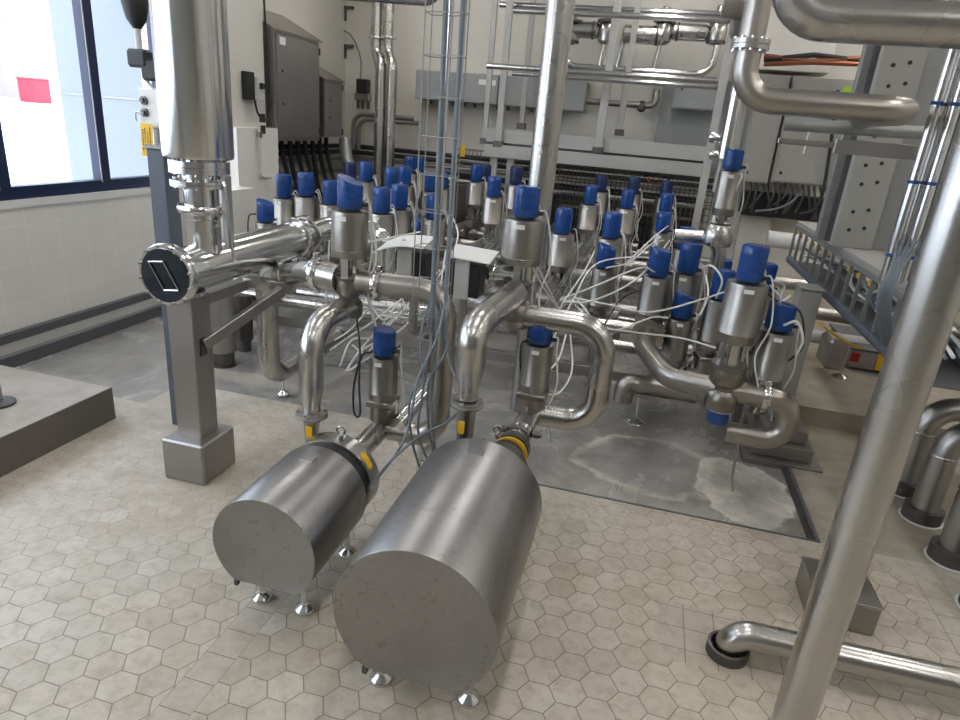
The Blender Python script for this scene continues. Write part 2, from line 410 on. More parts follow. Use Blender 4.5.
# left wall with the window opening, enlarged out of view for more daylight
WY0, WY1, WZ0, WZ1 = -4.4, 6.0, 1.13, 3.9
S('wall_left', 'walltile', XL - .3, XL, YF, YB, -.1, 1.07)
S('wall_left', 'plaster', XL - .3, XL, YF, WY0, 1.07, ZC)
S('wall_left', 'plaster', XL - .3, XL, WY1, YB, 1.07, ZC)
S('wall_left', 'plaster', XL - .3, XL, WY0, WY1, WZ1, ZC)
S('window_1_sill', 'white', XL - .3, XL + .015, WY0, WY1, 1.07, WZ0)
wm = [-3.4, -2.3, -1.2, -.1, .95, 2.0, 3.05, 4.10, 5.11]
bm = bmesh.new(); xf0, xf1 = XL - .12, XL - .02
box(bm, xf0, xf1, WY0, WY1, WZ0, WZ0 + .10); box(bm, xf0, xf1, WY0, WY1, WZ1 - .1, WZ1)
for y in (WY0 + .04, WY1 - .04): box(bm, xf0, xf1 - .001, y - .04, y + .04, WZ0 + .1, WZ1 - .1)
for y in wm: box(bm, xf0, xf1 - .002, y - .05, y + .05, WZ0 + .1, WZ1 - .1)
wf = struct(finish(bm, 'window_1', 'frame_blue'))
bm = bmesh.new()
for y in wm: box(bm, xf1 - .001, xf1 + .006, y - .060, y - .050, WZ0 + .08, WZ1 - .08)
finish(bm, 'window_gasket', 'galv', wf)
ys = [WY0] + wm + [WY1]
for a, b in zip(ys[:-1], ys[1:]): B('pane', 'glass', XL - .075, XL - .065, a + .03, b - .03, WZ0 + .08, WZ1 - .08, wf, 0)
S('wall_back', 'backwall', XL, XR, YB, YB + .2, -.1, ZC)
S('wall_right', 'plaster', XR, XR + .2, YF, YB, -.1, ZC)
S('wall_front', 'grey_mach', XL, XR, YF - .2, YF, -.1, ZC)
S('ceiling', 'ceiling', XL - .3, XR, YF, YB, ZC, ZC + .2)
# pillar and lower casing at the corner behind the tall column
S('wall_pillar', 'plaster', XL, -4.42, 6.35, 7.05, 0, ZC)
S('trim_8', 'walltile', -4.42, -4.30, 6.30, 7.10, 0, 1.75)
S('trim_9', 'walltile', -4.42, -4.12, 5.9, 6.30, 0, 1.15)
# unseen ceiling lamps, added to bring the hall up to brightness
lampn = 0
for ix, x in enumerate((-3.2, -.2, 2.8, 5.4)):
    for iy, y in enumerate((-.6, 2.4, 5.4, 8.2)):
        t = B('added_ceiling_lamp', 'white', x - .16, x + .16, y - .8, y + .8, ZC - .10, ZC - .0, None, .004)
        tag(t, 'long white ceiling lamp added above the hall for brightness, outside the picture', 'lamp', 'added ceiling lamps above the hall')
        B('diffuser', 'lamp', x - .13, x + .13, y - .76, y + .76, ZC - .112, ZC - .101, t, 0)

# ------------------------------------------------------------------ outside the window
def OS(name, mat, *a): return struct(B(name, mat, *a, bev=0))
OS('ground_outside', 'snow', -200, XL - .31, -100, 150, -.8, -.6)
bx_, by_ = at(30, 60, X=-120), at(46, 60, X=-120)
t = B('building', 'facade', -140, -120, 5, by_.y, -.6, 30, None, 0); tag(t, 'pale rendered building seen through the left window', 'building')
for px in (-30, -10, 9, 30):
    for py in (75, 18, -45):
        q = at(px, py, X=-120)
        f = B('window', 'lightgrey', -120.06, -119.9, q.y - 1.3, q.y + 1.3, q.z - 1.5, q.z + 1.5, t, 0); B('pane', 'grey_cab', -119.89, -119.86, q.y - .95, q.y + .95, q.z - 1.15, q.z + 1.15, f, 0)
p, p_ = at(36, 103, Z=-.6), at(48, 81, X=at(36, 103, Z=-.6).x)
t = B('container', 'containered', p.x - 3, p.x, p.y, p.y + 2.9, -.6, p_.z, None, .03)
tag(t, 'red container standing in the snowy yard outside the window', 'container')
B('lid', 'containered', p.x - 3.1, p.x + .1, p.y - .1, p.y + 3.0, p_.z, p_.z + .2, t, .02)
q = at(20, 128, Z=-.6).x; q2 = at(20, 122, Z=-.6).x
OS('pavement_outside', 'grey_mach', q2, q, -60, 60, -.6, -.58)
# pale panelled annex that fills the right part of the window
pA = at(60, 90, Y=6.6)
OS('wall_annex', 'panelblue', pA.x, XL - .32, 6.6, 6.9, -.6, 7)
OS('wall_annex_joint', 'galv', pA.x, XL - .32, 6.585, 6.6, 1.93, 1.945)

# ------------------------------------------------------------------ pumps with shrouded motors
def shroud_mesh(xc, zc, r, cut, y0, y1, th=.004):
    bm = bmesh.new(); seg = 64; a0 = math.asin(-cut / r)
    angs = [a0 + (PI - 2 * a0) * k / seg for k in range(seg + 1)]
    ring = lambda y, rr, zb: [bm.verts.new((xc + rr * math.cos(t), y, max(zc + rr * math.sin(t), zb))) for t in angs]
    zb = zc - cut
    A = ring(y0, r - .006, zb); Bq = ring(y0 - .002, r - .002, zb); Cc = ring(y0 + .004, r, zb); D = ring(y1, r, zb); E = ring(y1, r - th * 3, zb + .004); Fq = ring(y0 + .03, r - th * 3, zb + .004)
    for P, Q in ((A, Bq), (Bq, Cc), (Cc, D), (D, E), (E, Fq)):
        for k in range(seg): bm.faces.new((P[k], P[k + 1], Q[k + 1], Q[k]))
        bm.faces.new((P[-1], P[0], Q[0], Q[-1]))
    bm.faces.new(A); bm.faces.new(Fq)
    return bm
def pump(label, xc, zc, r, cut, y0, y1, feet, ring_y, outlet, black=True):
    t = thing('pump', label, 'pump', (0, 0, 0))
    s = finish(shroud_mesh(xc, zc, r, cut, y0, y1), 'motor_shroud', 'shroud', t, angle=30)
    B('shroud_tab', 'dark_steel', xc - r * .62, xc - r * .56, y0 + .0, y0 + .02, zc - cut - .03, zc - cut, s, 0)
    B('seam_plate', 'shroud', xc - .03, xc + .035, y1 - .14, y1 - .09, zc + r - .006, zc + r + .002, s, .002)
    for x, y in feet: foot_cup(x, y, zc - cut + .02, t, .045)
    # motor inside
    L('motor', 'dark_steel', [(r * .55, 0), (r * .6, .02), (r * .6, y1 - y0 - .12)], (xc, y0 + .12, zc), (0, 1, 0), t)
    return t
p1 = pump('smaller of the two shrouded pumps, a round steel drum lying on the hexagon tiles', -1.24, .365, .226, .178, 1.86, 2.33,
          ((-1.342, 1.99), (-1.138, 1.99), (-1.138, 2.397), (-1.342, 2.397)), 0, 0)
L('lantern', 'black', [(.195, 0), (.195, .12)], (-1.24, 2.30, .365), (0, 1, 0), p1, 40)
cs = L('casing', 'steel', [(.20, 0), (.212, .004), (.212, .10), (.20, .112), (.12, .12), (.075, .15), (.06, .16)], (-1.24, 2.41, .365), (0, 1, 0), p1, 44)
bm = bmesh.new()
for k in range(7): 
    t0 = math.radians(26 + k * 3.2); t1 = math.radians(26 + (k + 1) * 3.2)
    q = [bm.verts.new((-1.24 + .2135 * math.cos(t), y, .365 + .2135 * math.sin(t))) for t, y in ((t0, 2.435), (t0, 2.475), (t1, 2.475), (t1, 2.435))]; bm.faces.new(q)
finish(bm, 'yellow_sticker', 'yellow', cs)
def eye(x, y, z, parent):
    bm = bmesh.new(); lathe(bm, [(.012, 0), (.012, .02), (.008, .03)], (x, y, z), (0, 0, 1), 12)
    sweep(bm, [Vector((x + .02 * math.cos(2 * PI * k / 16), y, z + .048 + .02 * math.sin(2 * PI * k / 16))) for k in range(17)], .006, 8)
    return finish(bm, 'lifting_eye', 'steel', parent)
eye(-1.20, 2.45, .575, p1)
def outlet_cone(x, y, z0, zf, r0, r1, parent):
    L('outlet_neck', 'steel_dull', [(r0, 0), (r1, zf - z0)], (x, y, z0), (0, 0, 1), parent)
    flange((x, y, zf), (0, 0, 1), .078, parent, 6, .012, 'steel_dull', 'outlet_flange')
outlet_cone(-1.43, 2.60, .36, .60, .026, .042, p1)
B('yellow_sticker', 'yellow', -1.44, -1.405, 2.556, 2.562, .49, .55, p1, 0)
p2 = pump('larger shrouded pump nearest the camera, a big round steel drum with blotchy end plate', -.522, .445, .287, .235, 1.60, 2.42,
          ((-.69, 1.76), (-.35, 1.78), (-.35, 2.30), (-.69, 2.30)), 0, 0)
L('casing', 'dark_steel', [(.15, 0), (.15, .26), (.12, .34), (.088, .38), (.088, .43)], (-.49, 2.43, .44), (0, 1, 0), p2, 40)
L('inlet_ring', 'yellow', [(.092, 0), (.092, .016)], (-.478, 2.865, .445), (0, 1, 0), p2)
flange((-.475, 2.93, .445), (0, 1, 0), .090, p2, 8, .028, 'dark_steel', 'inlet_flange')
eye(-.545, 2.84, .535, p2)
L('inlet_neck', 'steel', [(.055, 0), (.055, .12), (.07, .2)], (-.475, 2.92, .445), (0, 1, 0), p2)
outlet_cone(-.655, 2.62, .42, .80, .030, .046, p2)
B('yellow_sticker', 'yellow', -.68, -.648, 2.572, 2.578, .66, .72, p2, 0)

# ------------------------------------------------------------------ valves
def valve_meshes(t, capd=.15, caph=.20, actd=.225, acth=.33, yoke=.12, bodyd=.19, bodyh=.27, slant=0, dbl=True, dark=False, cube=False, hoses=2, base=0, stub=.0, capmat='blue'):
    z = base; rb = bodyd / 2
    if cube:
        bm = bmesh.new(); lathe(bm, [(rb * .8, 0), (rb, .01), (rb, bodyh - .01), (rb * .8, bodyh)], (0, 0, z), (0, 0, 1), 28)
        box(bm, -rb * 1.05, rb * 1.05, -rb * 1.05, rb * 1.05, z + bodyh - .035, z + bodyh + .005, .008)
        finish(bm, 'body', 'cast', t)
    else:
        pr = [(rb * .55, 0), (rb * .95, .012), (rb, bodyh * .2), (rb * .92, bodyh * .38), (rb * .72, bodyh * .45)] if dbl else [(rb * .6, 0), (rb * .9, .01)]
        pr += [(rb * .72, bodyh * .52), (rb * .95, bodyh * .6), (rb, bodyh * .75), (rb * .93, bodyh * .9), (rb * 1.02, bodyh * .93), (rb * 1.02, bodyh * .99), (rb * .8, bodyh)]
        L('body', 'cast', pr, (0, 0, z), (0, 0, 1), t)
    z += bodyh
    ra = actd / 2
    if yoke:
        bm = bmesh.new(); rs = rb * .62
        for k in range(3 if not cube else 2):
            a = k * 2 * PI / (3 if not cube else 2) + .5
            box(bm, -.012, .012, -.02, .02, z - .012, z + yoke + .01, 0, Matrix.Translation((rs * math.cos(a), rs * math.sin(a), 0)) @ Matrix.Rotation(a, 4, 'Z'))
        lathe(bm, [(.016, -.02), (.016, yoke + .02)], (0, 0, z), (0, 0, 1), 12)
        finish(bm, 'yoke', 'steel', t); z += yoke
    pr = [(ra * .72, 0), (ra * .97, .004), (ra, .016), (ra, acth * .16), (ra * 1.012, acth * .165), (ra * 1.012, acth * .175), (ra, acth * .18), (ra, acth - .016), (ra * .97, acth - .004), (ra * .6, acth)]
    ac = L('actuator', 'actuator', pr, (0, 0, z), (0, 0, 1), t, 36)
    # pale rating plate on the shoulder, facing the front
    bm = bmesh.new()
    for k in range(4):
        a0 = -PI / 2 - .25 + k * .12; a1 = a0 + .12; rr = ra * 1.006
        q = [bm.verts.new((rr * math.cos(a), rr * math.sin(a), zz)) for a, zz in ((a0, z + acth - .045), (a1, z + acth - .045), (a1, z + acth - .022), (a0, z + acth - .022))]; bm.faces.new(q)
    finish(bm, 'rating_plate', 'label', ac); z += acth
    L('neck', 'black', [(capd * .40, 0), (capd * .40, .012)], (0, 0, z), (0, 0, 1), t); z += .010
    rc = capd / 2; bm = bmesh.new()
    lathe(bm, [(rc * .94, 0), (rc, .006), (rc, caph * .30), (rc * .955, caph * .305), (rc * .955, caph * .33), (rc, caph * .335), (rc, caph * .72), (rc * .97, caph * .725), (rc * .97, caph * .735), (rc, caph * .74), (rc, caph - .008), (rc * .95, caph), (0.0001, caph)], (0, 0, z), (0, 0, 1), 32)
    if slant:
        for v in bm.verts:
            if v.co.z > z + caph * .5: v.co.z -= slant * (v.co.x / rc * .5 + .5)
    cap = finish(bm, 'control_head', capmat, t)
    if slant == 0: L('head_lid', capmat, [(rc * .80, 0), (rc * .86, .004), (rc * .80, .008), (0.0001, .008)], (0, 0, z + caph - .002), (0, 0, 1), cap)
    for k in range(hoses):
        s = 1 if k == 0 else .8
        a = random.uniform(-.15, .35) + (0 if k == 0 else .7); ca, sa = math.cos(a), math.sin(a)
        pts = [(rc * ca, rc * sa, z + .02), (rc * 1.5 * ca, rc * 1.5 * sa, z + .035 + .02 * k), (ra * 1.25 * ca, ra * 1.25 * sa, z - .06), (ra * 1.3 * ca * s + .02, ra * 1.3 * sa, z - .24), (ra * 1.1 * ca, ra * 1.15 * sa, z - .42), (ra * 1.6 * ca, ra * 1.5 * sa, z - .60)]
        hose('air_hose', 'white_hose', pts, .0055, t, 6, 5)
        bm = bmesh.new(); lathe(bm, [(.012, -.01), (.012, .03)], (rc * ca * .95, rc * sa * .95, z + .02), (ca, sa, .15), 8); finish(bm, 'hose_fitting', 'black', cap)
    if stub:
        bm = bmesh.new(); lathe(bm, [(.052, -stub), (.052, stub)], (0, 0, base + bodyh * .22), (1, 0, 0), 20)
        if dbl: lathe(bm, [(.045, -stub), (.045, stub)], (0, 0, base + bodyh * .74), (0, 1, 0), 20)
        finish(bm, 'port', 'steel_dull', t)
    return z + caph
GA = 'blue-capped valves of the manifold'
# prototypes for the manifold behind: tall and small, with three hose arrangements each
protos = {}
def new_valve(kind, var, label, loc, dark=False):
    key = (kind, var)
    if key not in protos:
        t = thing('process_valve', label, 'valve', loc, 0, GA)
        if kind == 'T': h = valve_meshes(t, stub=.17)
        elif kind == 'K': h = valve_meshes(t, stub=.17, capmat='blue_dark')
        else: h = valve_meshes(t, caph=.19, actd=.185, acth=.36, yoke=.06, bodyd=.16, bodyh=.20, slant=.05 if kind == 'S' else 0, dbl=False, hoses=1, stub=.14, cube=True)
        protos[key] = (t, h)
    else:
        t = clone(protos[key][0], loc); tag(t, label, 'valve', GA)
    return t, protos[key][1]
# px of cap top centre, distance Y, kind, label
VL = [
 (265, 199, 5.15, 'S', 'leftmost blue-capped valve, slanted cap with a black cable, beside the tiled pillar base'),
 (284, 175, 5.6, 'T', 'blue-capped valve below the tall wall cabinet, second valve from the left end'),
 (306, 173, 5.6, 'T', 'blue-capped valve below the tall wall cabinet, third valve from the left end'),
 (316, 204, 5.95, 'F', 'low blue valve cap just above the polished header elbow at the left'),
 (331, 181, 5.6, 'T', 'blue-capped valve just left of the big slant-capped valve, partly behind it'),
 (350, 163, 7.3, 'K', 'small distant dark-blue capped valve right behind the big slant-capped valve'),
 (366, 162, 6.9, 'T', 'back-row blue-capped valve in front of the left of the two bent wall pipes'),
 (392, 168, 6.75, 'T', 'back-row blue-capped valve in front of the right bent wall pipe'),
 (405, 167, 7.1, 'T', 'back-row blue-capped valve just right of the right bent wall pipe'),
 (382, 188, 5.3, 'T', 'left one of the pair of blue-capped valves right of the big slant-capped valve'),
 (400, 185, 5.6, 'T', 'right one of the pair of blue-capped valves right of the big slant-capped valve'),
 (410, 157, 8.45, 'T', 'far blue-capped valve left of the hanging grey cables, left of a touching pair'),
 (419, 158, 8.9, 'T', 'far blue-capped valve left of the hanging grey cables, right of a touching pair'),
 (421, 218, 6.1, 'S', 'low slanted blue cap above the left white-lidded terminal box'),
 (435, 195, 5.7, 'T', 'blue-capped valve behind the hanging cables, nearest of those around them'),
 (431, 173, 7.5, 'T', 'blue-capped valve behind the hanging cables, left one of the upper two'),
 (443, 171, 8.0, 'T', 'blue-capped valve behind the hanging cables, right one of the upper two'),
 (477, 165, 8.3, 'T', 'narrow far blue-capped valve, left of the pair left of the tall vertical pipe'),
 (486, 165, 8.65, 'K', 'far dark-blue valve cap squeezed behind the pair left of the tall vertical pipe'),
 (495, 177, 6.98, 'T', 'blue-capped valve just left of the big flat-capped valve of the larger pump'),
 (517, 167, 7.9, 'K', 'dark-blue valve cap immediately left of the tall vertical pipe'),
 (565, 209, 5.7, 'T', 'blue-capped valve just right of the tall vertical pipe, front row'),
 (592, 186, 7.7, 'T', 'blue-capped valve in the middle row, first one right of the tall vertical pipe'),
 (602, 175, 8.6, 'K', 'dark back-row valve, first one right of the tall vertical pipe'),
 (629, 190, 7.8, 'T', 'blue-capped valve in the middle row, second one right of the tall vertical pipe'),
 (635, 177, 8.7, 'K', 'dark back-row valve, second one right of the tall vertical pipe'),
 (614, 213, 5.58, 'T', 'tall blue-capped valve standing behind a slant-capped one above the wire tray'),
 (608, 243, 5.2, 'S', 'slant-capped valve right in front of a taller one beside the wire tray'),
 (668, 194, 7.9, 'T', 'blue-capped valve in the middle row below the end of the long steel beam'),
 (665, 213, 6.9, 'F', 'low blue valve cap directly below another cap under the end of the long steel beam'),
 (668, 181, 8.75, 'K', 'dark farthest valve under the end of the long steel beam'),
 (688, 228, 6.3, 'F', 'blue valve cap peeking out above the flat-capped valve, beside the tilted valve elbow'),
 (692, 244, 4.9, 'T', 'tall flat-capped blue valve in the right group with a dark steel drum'),
 (686, 291, 4.75, 'S', 'lowest slanted blue cap in the right group, in front of the tall dark drum'),
 (768, 264, 5.2, 'T', 'blue valve cap half hidden behind the big right-hand valve'),
 (726, 271, 4.7, 'F', 'blue-capped valve just left behind the big right-hand valve'),
 (723, 260, 5.3, 'F', 'rearmost blue cap left behind the big right-hand valve'),
]
cnt = {}
valve_pos = []
for (px, py, Y, k, lab) in VL:
    p = at(px, py, Y=Y); v = cnt.get(k, 0) % 3; cnt[k] = cnt.get(k, 0) + 1
    if (k, v) not in protos: t, h = new_valve(k, v, lab, (0, 0, 0))
    else: t, h = new_valve(k, v, lab, (0, 0, 0))
    t.location = (p.x, p.y, p.z - h)
    if k in 'TFK' : t.rotation_euler = (0, 0, random.choice((0, .25, -.2)))
    valve_pos.append((k, p.x, p.y, p.z - h))
def big_valve(label, px, py, Y, **k):
    t = thing('process_valve', label, 'valve'); h = valve_meshes(t, **k); p = at(px, py, Y=Y); t.location = (p.x, p.y, p.z - h); t['h'] = h
    return t, Vector((p.x, p.y, p.z - h))
# valve over the smaller pump line (slanted cap)
v1, b1 = big_valve('big valve with slanted blue cap on the smaller pump line, left of the terminal boxes', 350.5, 175, 3.0, capd=.126, caph=.158, actd=.185, acth=.235, yoke=.095, bodyd=.145, bodyh=.225, slant=.045)
v2, b2 = big_valve('big valve with flat blue cap on the larger pump line before the tall pipe', 528, 187, 3.4, capd=.137, caph=.15, actd=.218, acth=.245, yoke=.09, bodyd=.16, bodyh=.23)
v3, b3 = big_valve('small valve with blue cap standing on the inlet tee of the smaller pump', 385, 327, 3.03, capd=.12, caph=.145, actd=.155, acth=.255, yoke=0, bodyd=.14, bodyh=.13, cube=True, slant=.02)
v4, b4 = big_valve('valve under the bent pipe on the inlet tee of the larger pump, cap hidden', 541, 324, 3.42, capd=.14, caph=.10, actd=.172, acth=.29, yoke=0, bodyd=.16, bodyh=.13, cube=True)
v5, b5 = big_valve('big right-hand valve with flat blue cap and second blue head hanging below', 756.5, 246, 3.75, capd=.142, caph=.188, actd=.222, acth=.345, yoke=.13, bodyd=.20, bodyh=.29)
L('lower_head', 'blue', [(.055, 0), (.062, .01), (.062, .085), (.05, .09)], (0, 0, -.085), (0, 0, 1), v5)
L('lower_ring', 'steel', [(.075, 0), (.075, .012)], (0, 0, -.004), (0, 0, 1), v5)
v6, b6 = big_valve('slim right-hand valve with slanted blue cap in front of the grey support column', 784, 303, 3.85, caph=.15, actd=.19, acth=.34, yoke=.09, bodyd=.11, bodyh=.09, slant=.01, dbl=False)
v7, b7 = big_valve('slant-capped valve with ring flange feeding the curved pipe in the right group', 662, 247, 4.75, caph=.20, actd=.20, acth=.33, yoke=.0, bodyd=.19, bodyh=.15, slant=.03, cube=True)
# tilted raised valve at upper right
pt, pb = at(730, 162, Y=5.0), at(721, 220, Y=5.0)
v8 = thing('process_valve', 'raised slim valve with blue cap high up in front of the grey wall cabinets', 'valve', pb)
valve_meshes(v8, capd=.13, caph=.13, actd=.155, acth=.31, yoke=.05, bodyd=.15, bodyh=.03, dbl=False, hoses=1, base=-.05)

# ------------------------------------------------------------------ foreground pump pipework
r1 = .059; r2 = .063
zc1 = b1.z + .17; zl1 = b1.z + .06
# outlet of the smaller pump -> valve 1 lower body
o1 = Vector((-1.43, 2.60, 0))
pipe('bent steel pipe curving down from the slant-capped valve to the smaller pump', [(b1.x, b1.y, zl1), (o1.x, o1.y, zl1), (o1.x, o1.y, .74)], r1, .15, 'steel', name='elbow_pipe')
el = C.objects.get('elbow_pipe')
L('reducer', 'steel', [(r1, 0), (r1, -.01), (.043, -.10), (.043, -.13)], (o1.x, o1.y, .745), (0, 0, 1), el)
# crossing pipe: right port of valve 1 -> U -> tee of the smaller pump
zt1 = .365
xr = at(442, 370, Y=3.03).x
u1 = pipe('long U-shaped steel pipe right of the smaller pump inlet tee, behind the hanging cables', [(b1.x + .05, b1.y, zc1 + .03), (xr, 3.03, zc1 + .03), (xr, 3.03, zt1), (-1.22, 3.03, zt1)], r1, .15, 'steel_warm', [((b1.x + .16, b1.y, zc1 + .03), (1, 0, 0))], name='bent_pipe')
tee1 = pipe('short tee pipe joining the smaller pump to its inlet valve', [(-1.24, 2.56, zt1), (-1.24, 2.97, zt1)], r1 * .98, .1, 'steel', name='tee_pipe')
pipe('short slanting steel stub beside the inlet valve of the smaller pump', [at(397, 425, Y=2.98), at(425, 393, Y=3.35), at(430, 380, Y=3.6)], .045, .08, 'steel_bright', name='stub_pipe')
foot_cup(-1.05, 3.15, zt1 - .05, u1, .04); B('foot_bracket', 'steel', -1.06, -1.04, 3.04, 3.16, zt1 - .075, zt1 - .06, u1)
# left U: from left port of valve 1 and back
uL = [Vector((b1.x - .05, b1.y, zc1 + .03)), Vector((b1.x - .2, b1.y + .03, zc1 + .03)), at(266, 277, Y=3.75), at(262, 330, Y=3.75), at(266, 378, Y=3.75), at(300, 363, Y=4.25)]
uL[3].x = uL[2].x; uL[3].y = uL[2].y; uL[4].x = uL[2].x; uL[4].y = uL[2].y; 
uL = [uL[0], uL[1], uL[2], uL[4], Vector((uL[4].x, 4.9, uL[4].z))]
pl = pipe('steel pipe bending down in a U right behind the square post', uL, .072, .17, 'steel', [(uL[1], (1, 0, 0))], name='bent_pipe')
foot_cup(uL[4].x, 3.92, uL[4].z - .03, pl, .045)
# unit 2
zc2 = b2.z + .17; zl2 = b2.z + .165
pipe('thick steel pipe curving down from the flat-capped valve to the larger pump', [(b2.x, b2.y - .02, zl2 + .01), (-.655, 2.62, zl2 + .01), (-.655, 2.62, .98)], .067, .27, 'steel', name='elbow_pipe')
e2 = [o for o in COL.objects if o.name.startswith('elbow_pipe')][-1]
L('reducer', 'steel', [(.066, 0), (.066, -.01), (.046, -.12), (.046, -.165)], (-.655, 2.62, .985), (0, 0, 1), e2)
xr2 = at(601, 370, Y=3.42).x; zt2 = at(560, 418, Y=3.42).z; zu2 = at(555, 320, Y=3.42).z
b2x = b2.x
pipe('U-shaped steel pipe looping right around the valve of the larger pump', [(b2.x, 3.42, zu2), (xr2, 3.42, zu2), (xr2, 3.42, zt2), (b4.x - .01, 3.42, zt2)], .066, .17, 'steel', name='bent_pipe')
L('valve_neck', 'steel_warm', [(.07, 0), (.085, .03), (.085, .10), (.075, .14)], (0, .02, zu2 - b2.z - .07), (0, 0, 1), v2)
tee2 = pipe('short inlet pipe with ring flange behind the larger pump', [(-.475, 3.05, .447), (b4.x, 3.36, zt2)], .064, .1, 'steel', name='tee_pipe')
for s in (-1, 1):
    lm = L('lug', 'dark_steel', [(.02, 0), (.02, .03), (.01, .05)], (-.475 + s * .07, 3.12, .455), (s, 0, 0), tee2, 12)
# ------------------------------------------------------------------ left header, column, support frame
hx, hz = -2.24, 1.172
hd = thing('header_pipe', 'large polished header pipe with round sight glass on its end, lying on the square post', 'pipe', (hx, 2.66, hz))
bm = bmesh.new(); lathe(bm, [(.117, 0), (.117, 1.06), (.100, 1.22)], (0, .02, 0), (0, 1, 0), 48); finish(bm, 'barrel', 'steel_bright', hd)
L('flange', 'steel_bright', [(.150, 0), (.156, .008), (.156, .045), (.150, .05)], (0, -.02, 0), (0, 1, 0), hd, 48)
sg = L('sight_glass', 'sight', [(.134, 0), (.134, .006)], (0, -.026, 0), (0, 1, 0), hd, 48)
bm = bmesh.new()
q = [(-.080, .062), (.004, .072), (.080, -.062), (-.004, -.072)]
for i in range(4):
    a = Vector((q[i][0], -.032, q[i][1])); b = Vector((q[(i + 1) % 4][0], -.032, q[(i + 1) % 4][1])); sweep(bm, [a, b], .0045, 6)
finish(bm, 'square_plate', 'steel_bright', sg)
for k in range(12):
    a = k * PI / 6 + .2; L('bolt', 'steel', [(.007, -.01), (.007, .005)], (.145 * math.cos(a), -.022, .145 * math.sin(a)), (0, 1, 0), hd, 6)
bm = bmesh.new()
for yy in (1.22, 1.36): lathe(bm, [(.090, -.016), (.118, -.010), (.118, .010), (.090, .016)], (0, yy, 0), (0, 1, 0), 32)
for s in (-1, 1):
    box(bm, -.02, .02, 1.2, 1.38, s * .13 - .014, s * .13 + .014, .003)
    lathe(bm, [(.012, 0), (.012, .05)], (0, 1.29, s * .13), (1, 0, 0), 10)
finish(bm, 'clamp', 'steel_bright', hd)
bm = bmesh.new(); sweep(bm, fillet([(0, 1.2, 0), (0, 1.72, .02), (.42, 1.74, .02), (.42, 1.74, -.45)], .14, 12), .082, 36); finish(bm, 'elbow', 'steel_bright', hd)
# column
cx_, cy_ = -2.222, 2.93
cl = thing('filter_column', 'tall polished steel cylinder hanging from above in front of the left window', 'column', (cx_, cy_, 1.28))
L('vessel', 'steel_bright', [(.155, .44), (.165, .445), (.168, .46), (.168, 3.36)], (0, 0, 0), (0, 0, 1), cl, 64)
L('neck', 'steel_bright', [(.085, -.03), (.085, .14), (.092, .145), (.092, .17), (.085, .175), (.085, .44)], (0, 0, 0), (0, 0, 1), cl, 48)
flange((0, 0, .40), (0, 0, 1), .145, cl, 12, .030, 'steel_bright')
flange((0, 0, .32), (0, 0, 1), .145, cl, 12, .016, 'steel_bright')
clamp((0, 0, .19), (0, 0, 1), .098, cl)
B('bracket', 'galv', .13, .16, -.02, .03, .0, .37, cl, .003, Matrix.Rotation(-.0, 4, 'Y'))
bm = bmesh.new(); sweep(bm, fillet([(.10, 0, .36), (.155, -.02, .34), (.17, .0, -.07)], .05), .009, 8); finish(bm, 'support_arm', 'steel_bright', cl)
# post frame
fr = thing('support_frame', 'square steel post with box foot and braced arm carrying the header pipe', 'support frame', (-2.24, 2.79, 0))
def FB(name, mat, x0, x1, y0, y1, z0, z1, par, bev=.004): return B(name, mat, x0, x1, y0, y1, z0, z1, par, bev)
FB('post', 'post_steel', -.075, .075, -.075, .075, .2, 1.05, fr)
FB('base_box', 'post_steel', -.13, .13, -.145, .145, 0, .245, fr, .01)
L('saddle', 'steel_bright', [(.09, 0), (.09, .02)], (0, 0, 1.045), (0, 0, 1), fr)
pa, pb_ = at(222, 276, Y=3.3), at(294, 288, Y=3.3)
rel = lambda v: Vector(v) - Vector((-2.24, 2.79, 0))
pa, pb_ = rel(pa), rel(pb_)
FB('arm', 'steel', .0, pb_.x, pb_.y - .03, pb_.y + .03, pb_.z - .035, pb_.z + .03, fr)
FB('rear_arm', 'steel_dull', -.05, .03, .0, pb_.y + .03, pb_.z - .05, pb_.z + .01, fr)
bm = bmesh.new(); d0 = Vector((.075, 0, .78)); d1 = Vector((pb_.x * .8, pb_.y - .02, pb_.z - .02))
dd = d1 - d0; mt_ = dd.to_track_quat('Y', 'Z').to_matrix().to_4x4(); mt_.translation = d0
box(bm, -.022, .022, 0, dd.length, -.03, .03, .003, mt_); finish(bm, 'brace', 'post_steel', fr, True, 20)
bm = bmesh.new(); sweep(bm, [Vector((pb_.x * .7, pb_.y, pb_.z)), Vector((pb_.x * .7, pb_.y, pb_.z + .09))], .010, 8); finish(bm, 'hanger_rod', 'steel', fr)
B('brace_plate', 'dark_steel', .07, .08, -.03, .02, .72, .82, fr, 0)
# rear grey post
pr = at(165, 200, Y=3.25)
rp = tag(B('square_post', 'strut', pr.x - .055, pr.x + .055, 3.2, 3.31, 0, 1.72, None, .005), 'slim dark grey post behind the neck of the tall steel cylinder', 'post')
B('top_plate', 'galv', pr.x - .06, pr.x + .2, 3.18, 3.33, 1.72, 1.735, rp)
